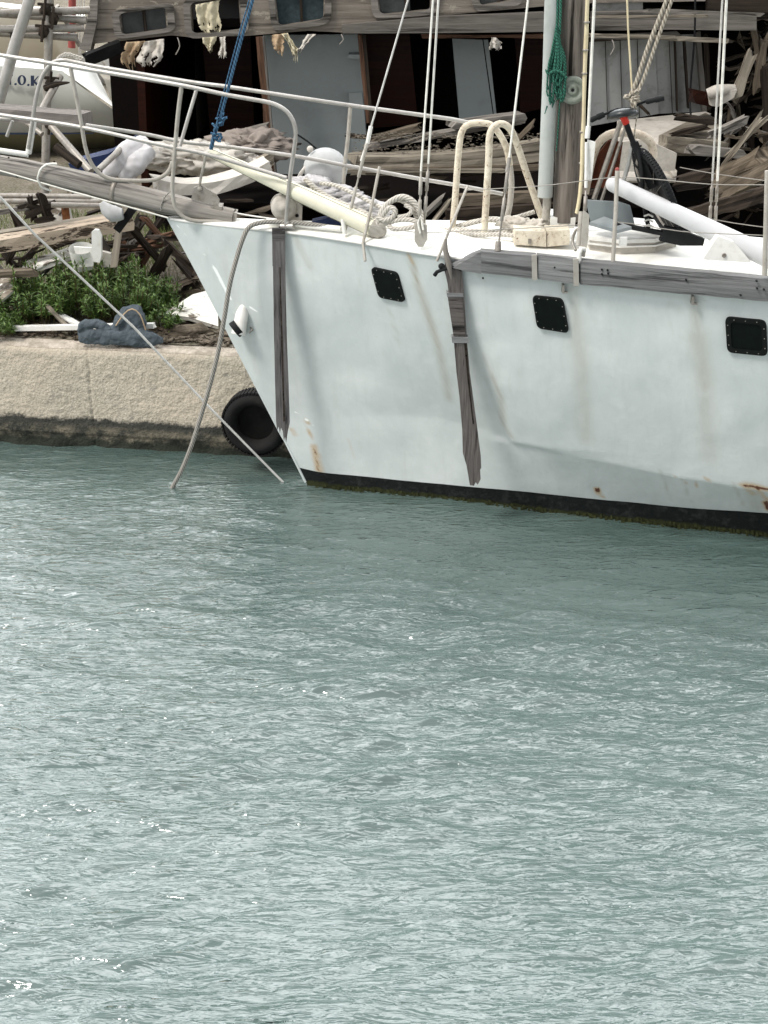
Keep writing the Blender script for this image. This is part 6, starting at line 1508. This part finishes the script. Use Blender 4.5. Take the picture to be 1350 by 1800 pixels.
b_ = MB(); b_.tube(PL([(1244, 166, 14.2), (1262, 160, 14.2), (1290, 158, 14.3)]), [.05, .06, .05], 14); b_.slab(PL([(1246, 162), (1295, 158), (1290, 172), (1262, 188), (1250, 186)], 14.2), (0, .1, 0)); o = b_.build('white_casing', M['hatch']); thing(o, 'white rounded plastic casing stuck in the timbers at upper right', 'casing')
plank(1212, 168, 1245, 175, 14.4, 14.4, .2, .1, M['mahog'], 'dark red board left of the white rounded casing')
for (x0, y0, x1, y1, Y0, Y1, w, h, mt, lb_) in (
    (1322, 92, 1290, 178, 14.3, 14.3, .08, .08, 'palewood', 'upright pale broken post at upper right'),
    (1318, 10, 1336, 110, 15.1, 15.0, .06, .05, 'debriswood', 'brown stick hanging at the upper right corner'),
    (1345, 60, 1330, 160, 15.0, 15.0, .07, .07, 'debriswood', 'brown twisted stick at the right edge beside the pale post'),
    (1350, 270, 1255, 318, 12.6, 13.0, .16, .13, 'debriswood', 'upper broad brown beam lying at the right edge'),
    (1375, 285, 1262, 345, 12.3, 12.7, .16, .12, 'debriswood', 'middle broad brown beam at the right edge'),
    (1380, 330, 1170, 392, 12.0, 12.5, .16, .11, 'darkwood', 'lowest broad brown beam running behind the white spar'),
    (1300, 300, 1190, 322, 12.9, 13.1, .16, .12, 'darkwood', 'dark beam crossing behind the twin right shrouds'),
    (1280, 272, 1350, 205, 13.0, 13.0, .04, .03, 'palewood', 'pale slanting slat at the right between two beams'),
    (1340, 200, 1276, 285, 12.9, 13.0, .05, .04, 'palewood', 'longer grey slat slanting down left at the right side'),
    (1212, 262, 1300, 270, 13.3, 13.4, .12, .08, 'greywood', 'short grey plank right of the layered board'),
    (1250, 236, 1310, 210, 13.4, 13.6, .06, .06, 'greywood', 'grey stick pointing up right behind the twin shrouds'),
    (1190, 205, 1260, 215, 14.0, 14.0, .12, .05, 'darkwood', 'dark board end above the cream layered board'),
    (1185, 235, 1245, 222, 13.9, 13.9, .09, .04, 'darkwood', 'second dark board end above the cream layered board'),
    (1120, 180, 1140, 200, 14.8, 14.8, .03, .03, 'darkwood', 'tiny dark stick on the pale sloping board'),
    (1345, 120, 1352, 260, 14.8, 14.8, .1, .08, 'darkwood', 'dark upright timber at the right edge'),
    (1240, 60, 1245, 200, 15.2, 15.2, .05, .05, 'darkwood', 'dark slim post right of the grey streaked panel'),
    (1040, 30, 1240, 28, 14.7, 14.7, .03, .02, 'palewood', 'pale thin lath along the wreck beam right of the mast'),
    (1130, 18, 1340, 26, 14.6, 14.6, .04, .03, 'greywood', 'long thin grey lath at the top right of the wreck'),
    (1040, 62, 1190, 66, 14.6, 14.6, .06, .03, 'palewood', 'splintered pale ledge under the wreck beam right of the mast'),
    (1150, 66, 1285, 72, 14.6, 14.7, .05, .04, 'palewood', 'splintered pale ledge end reaching over the dark opening')):
    random.seed(int(x0+y0)); plank(x0, y0, x1, y1, Y0, Y1, w, h, M[mt], lb_, jit=.35, brk=.08)
lab_r = 'dark splintered piece of timber in the tangled heap at the right edge'
for i in range(120):
    x = rr.triangular(1180, 1400, 1350); y = rr.uniform(40, 400)
    if x < 1290 and y < 190: continue
    if x < 1240 and y < 290: continue
    Y = (15.3 if y < 230 else 14.6)-(y/400)*.7+rr.uniform(-.1, .8)
    a = rr.choice([rr.uniform(-1.5, -.8), rr.uniform(-.6, .2), rr.uniform(.8, 1.5), rr.uniform(-.5, 0)]); L = rr.uniform(20, 85)
    random.seed(i+900); mk = rr.choice(['darkwood', 'darkwood', 'darkwood', 'debriswood', 'debriswood', 'greywood'])
    wh = ('at the top' if y < 140 else 'at mid height' if y < 260 else 'low down')+(' left of the twin right shrouds' if x < 1255 else ' between shrouds and right edge' if x < 1320 else ' at the right edge')
    plank(x-L/2*math.cos(a), y-L/2*math.sin(a), x+L/2*math.cos(a), y+L/2*math.sin(a), Y, Y+rr.uniform(-.2, .2), rr.choice([rr.uniform(.015, .035), rr.uniform(.02, .065)]), rr.uniform(.012, .035), M[mk], describe(mk, L, a, wh), g_r, jit=.5, brk=.09, bend=(rr.uniform(-.05, .05), 0, rr.uniform(-.05, .05)))
lab_m = 'dark splintered piece of timber under the wreck deck behind the yacht'
for i in range(34):
    x = rr.uniform(420, 1180); y = rr.uniform(232, 395)
    if 470 < x < 640 and y < 330: continue
    if x > 960 and y < 320: continue
    Y = 13.9-(y-230)/170*.9+rr.uniform(0, .3); a = rr.uniform(-.35, .25); L = rr.uniform(30, 130)
    random.seed(i+1300); mk = rr.choice(['darkwood', 'darkwood', 'darkwood', 'darkwood', 'debriswood'])
    wh = ('just under' if y < 300 else 'deep below' if y > 350 else 'below')+' the wreck deck'+(' behind the cream pole' if x < 640 else ' behind the rope coil' if x < 780 else ' behind the hoops' if x < 980 else ' behind the bicycle')
    plank(x-L/2*math.cos(a), y-L/2*math.sin(a), x+L/2*math.cos(a), y+L/2*math.sin(a), Y, Y+rr.uniform(-.1, .2), rr.uniform(.04, .12), rr.uniform(.015, .045), M[mk], describe(mk, L, a, wh), 'splintered timbers under the wreck deck', jit=.45, brk=.08)
b_ = MB()
r = random.Random(77)
for i in range(700):
    x = r.uniform(620, 960); y = r.choice([r.gauss(240, 4), r.gauss(264, 4)-(x-620)*.03]); p = P(x, y, r.uniform(13.5, 13.8)); s_ = r.uniform(.004, .012)
    R_ = Matrix.Rotation(r.uniform(0, 3), 3, 'Z') @ Matrix.Rotation(r.uniform(-1, 1), 3, 'X'); b_.box(p, (s_*r.uniform(1, 5), s_, s_*.5), R_)
o = b_.build('splinters', M['palewood']); tag(o, 'fine splinters and flakes lying along the broken deck edge', 'splinters', kind='stuff')
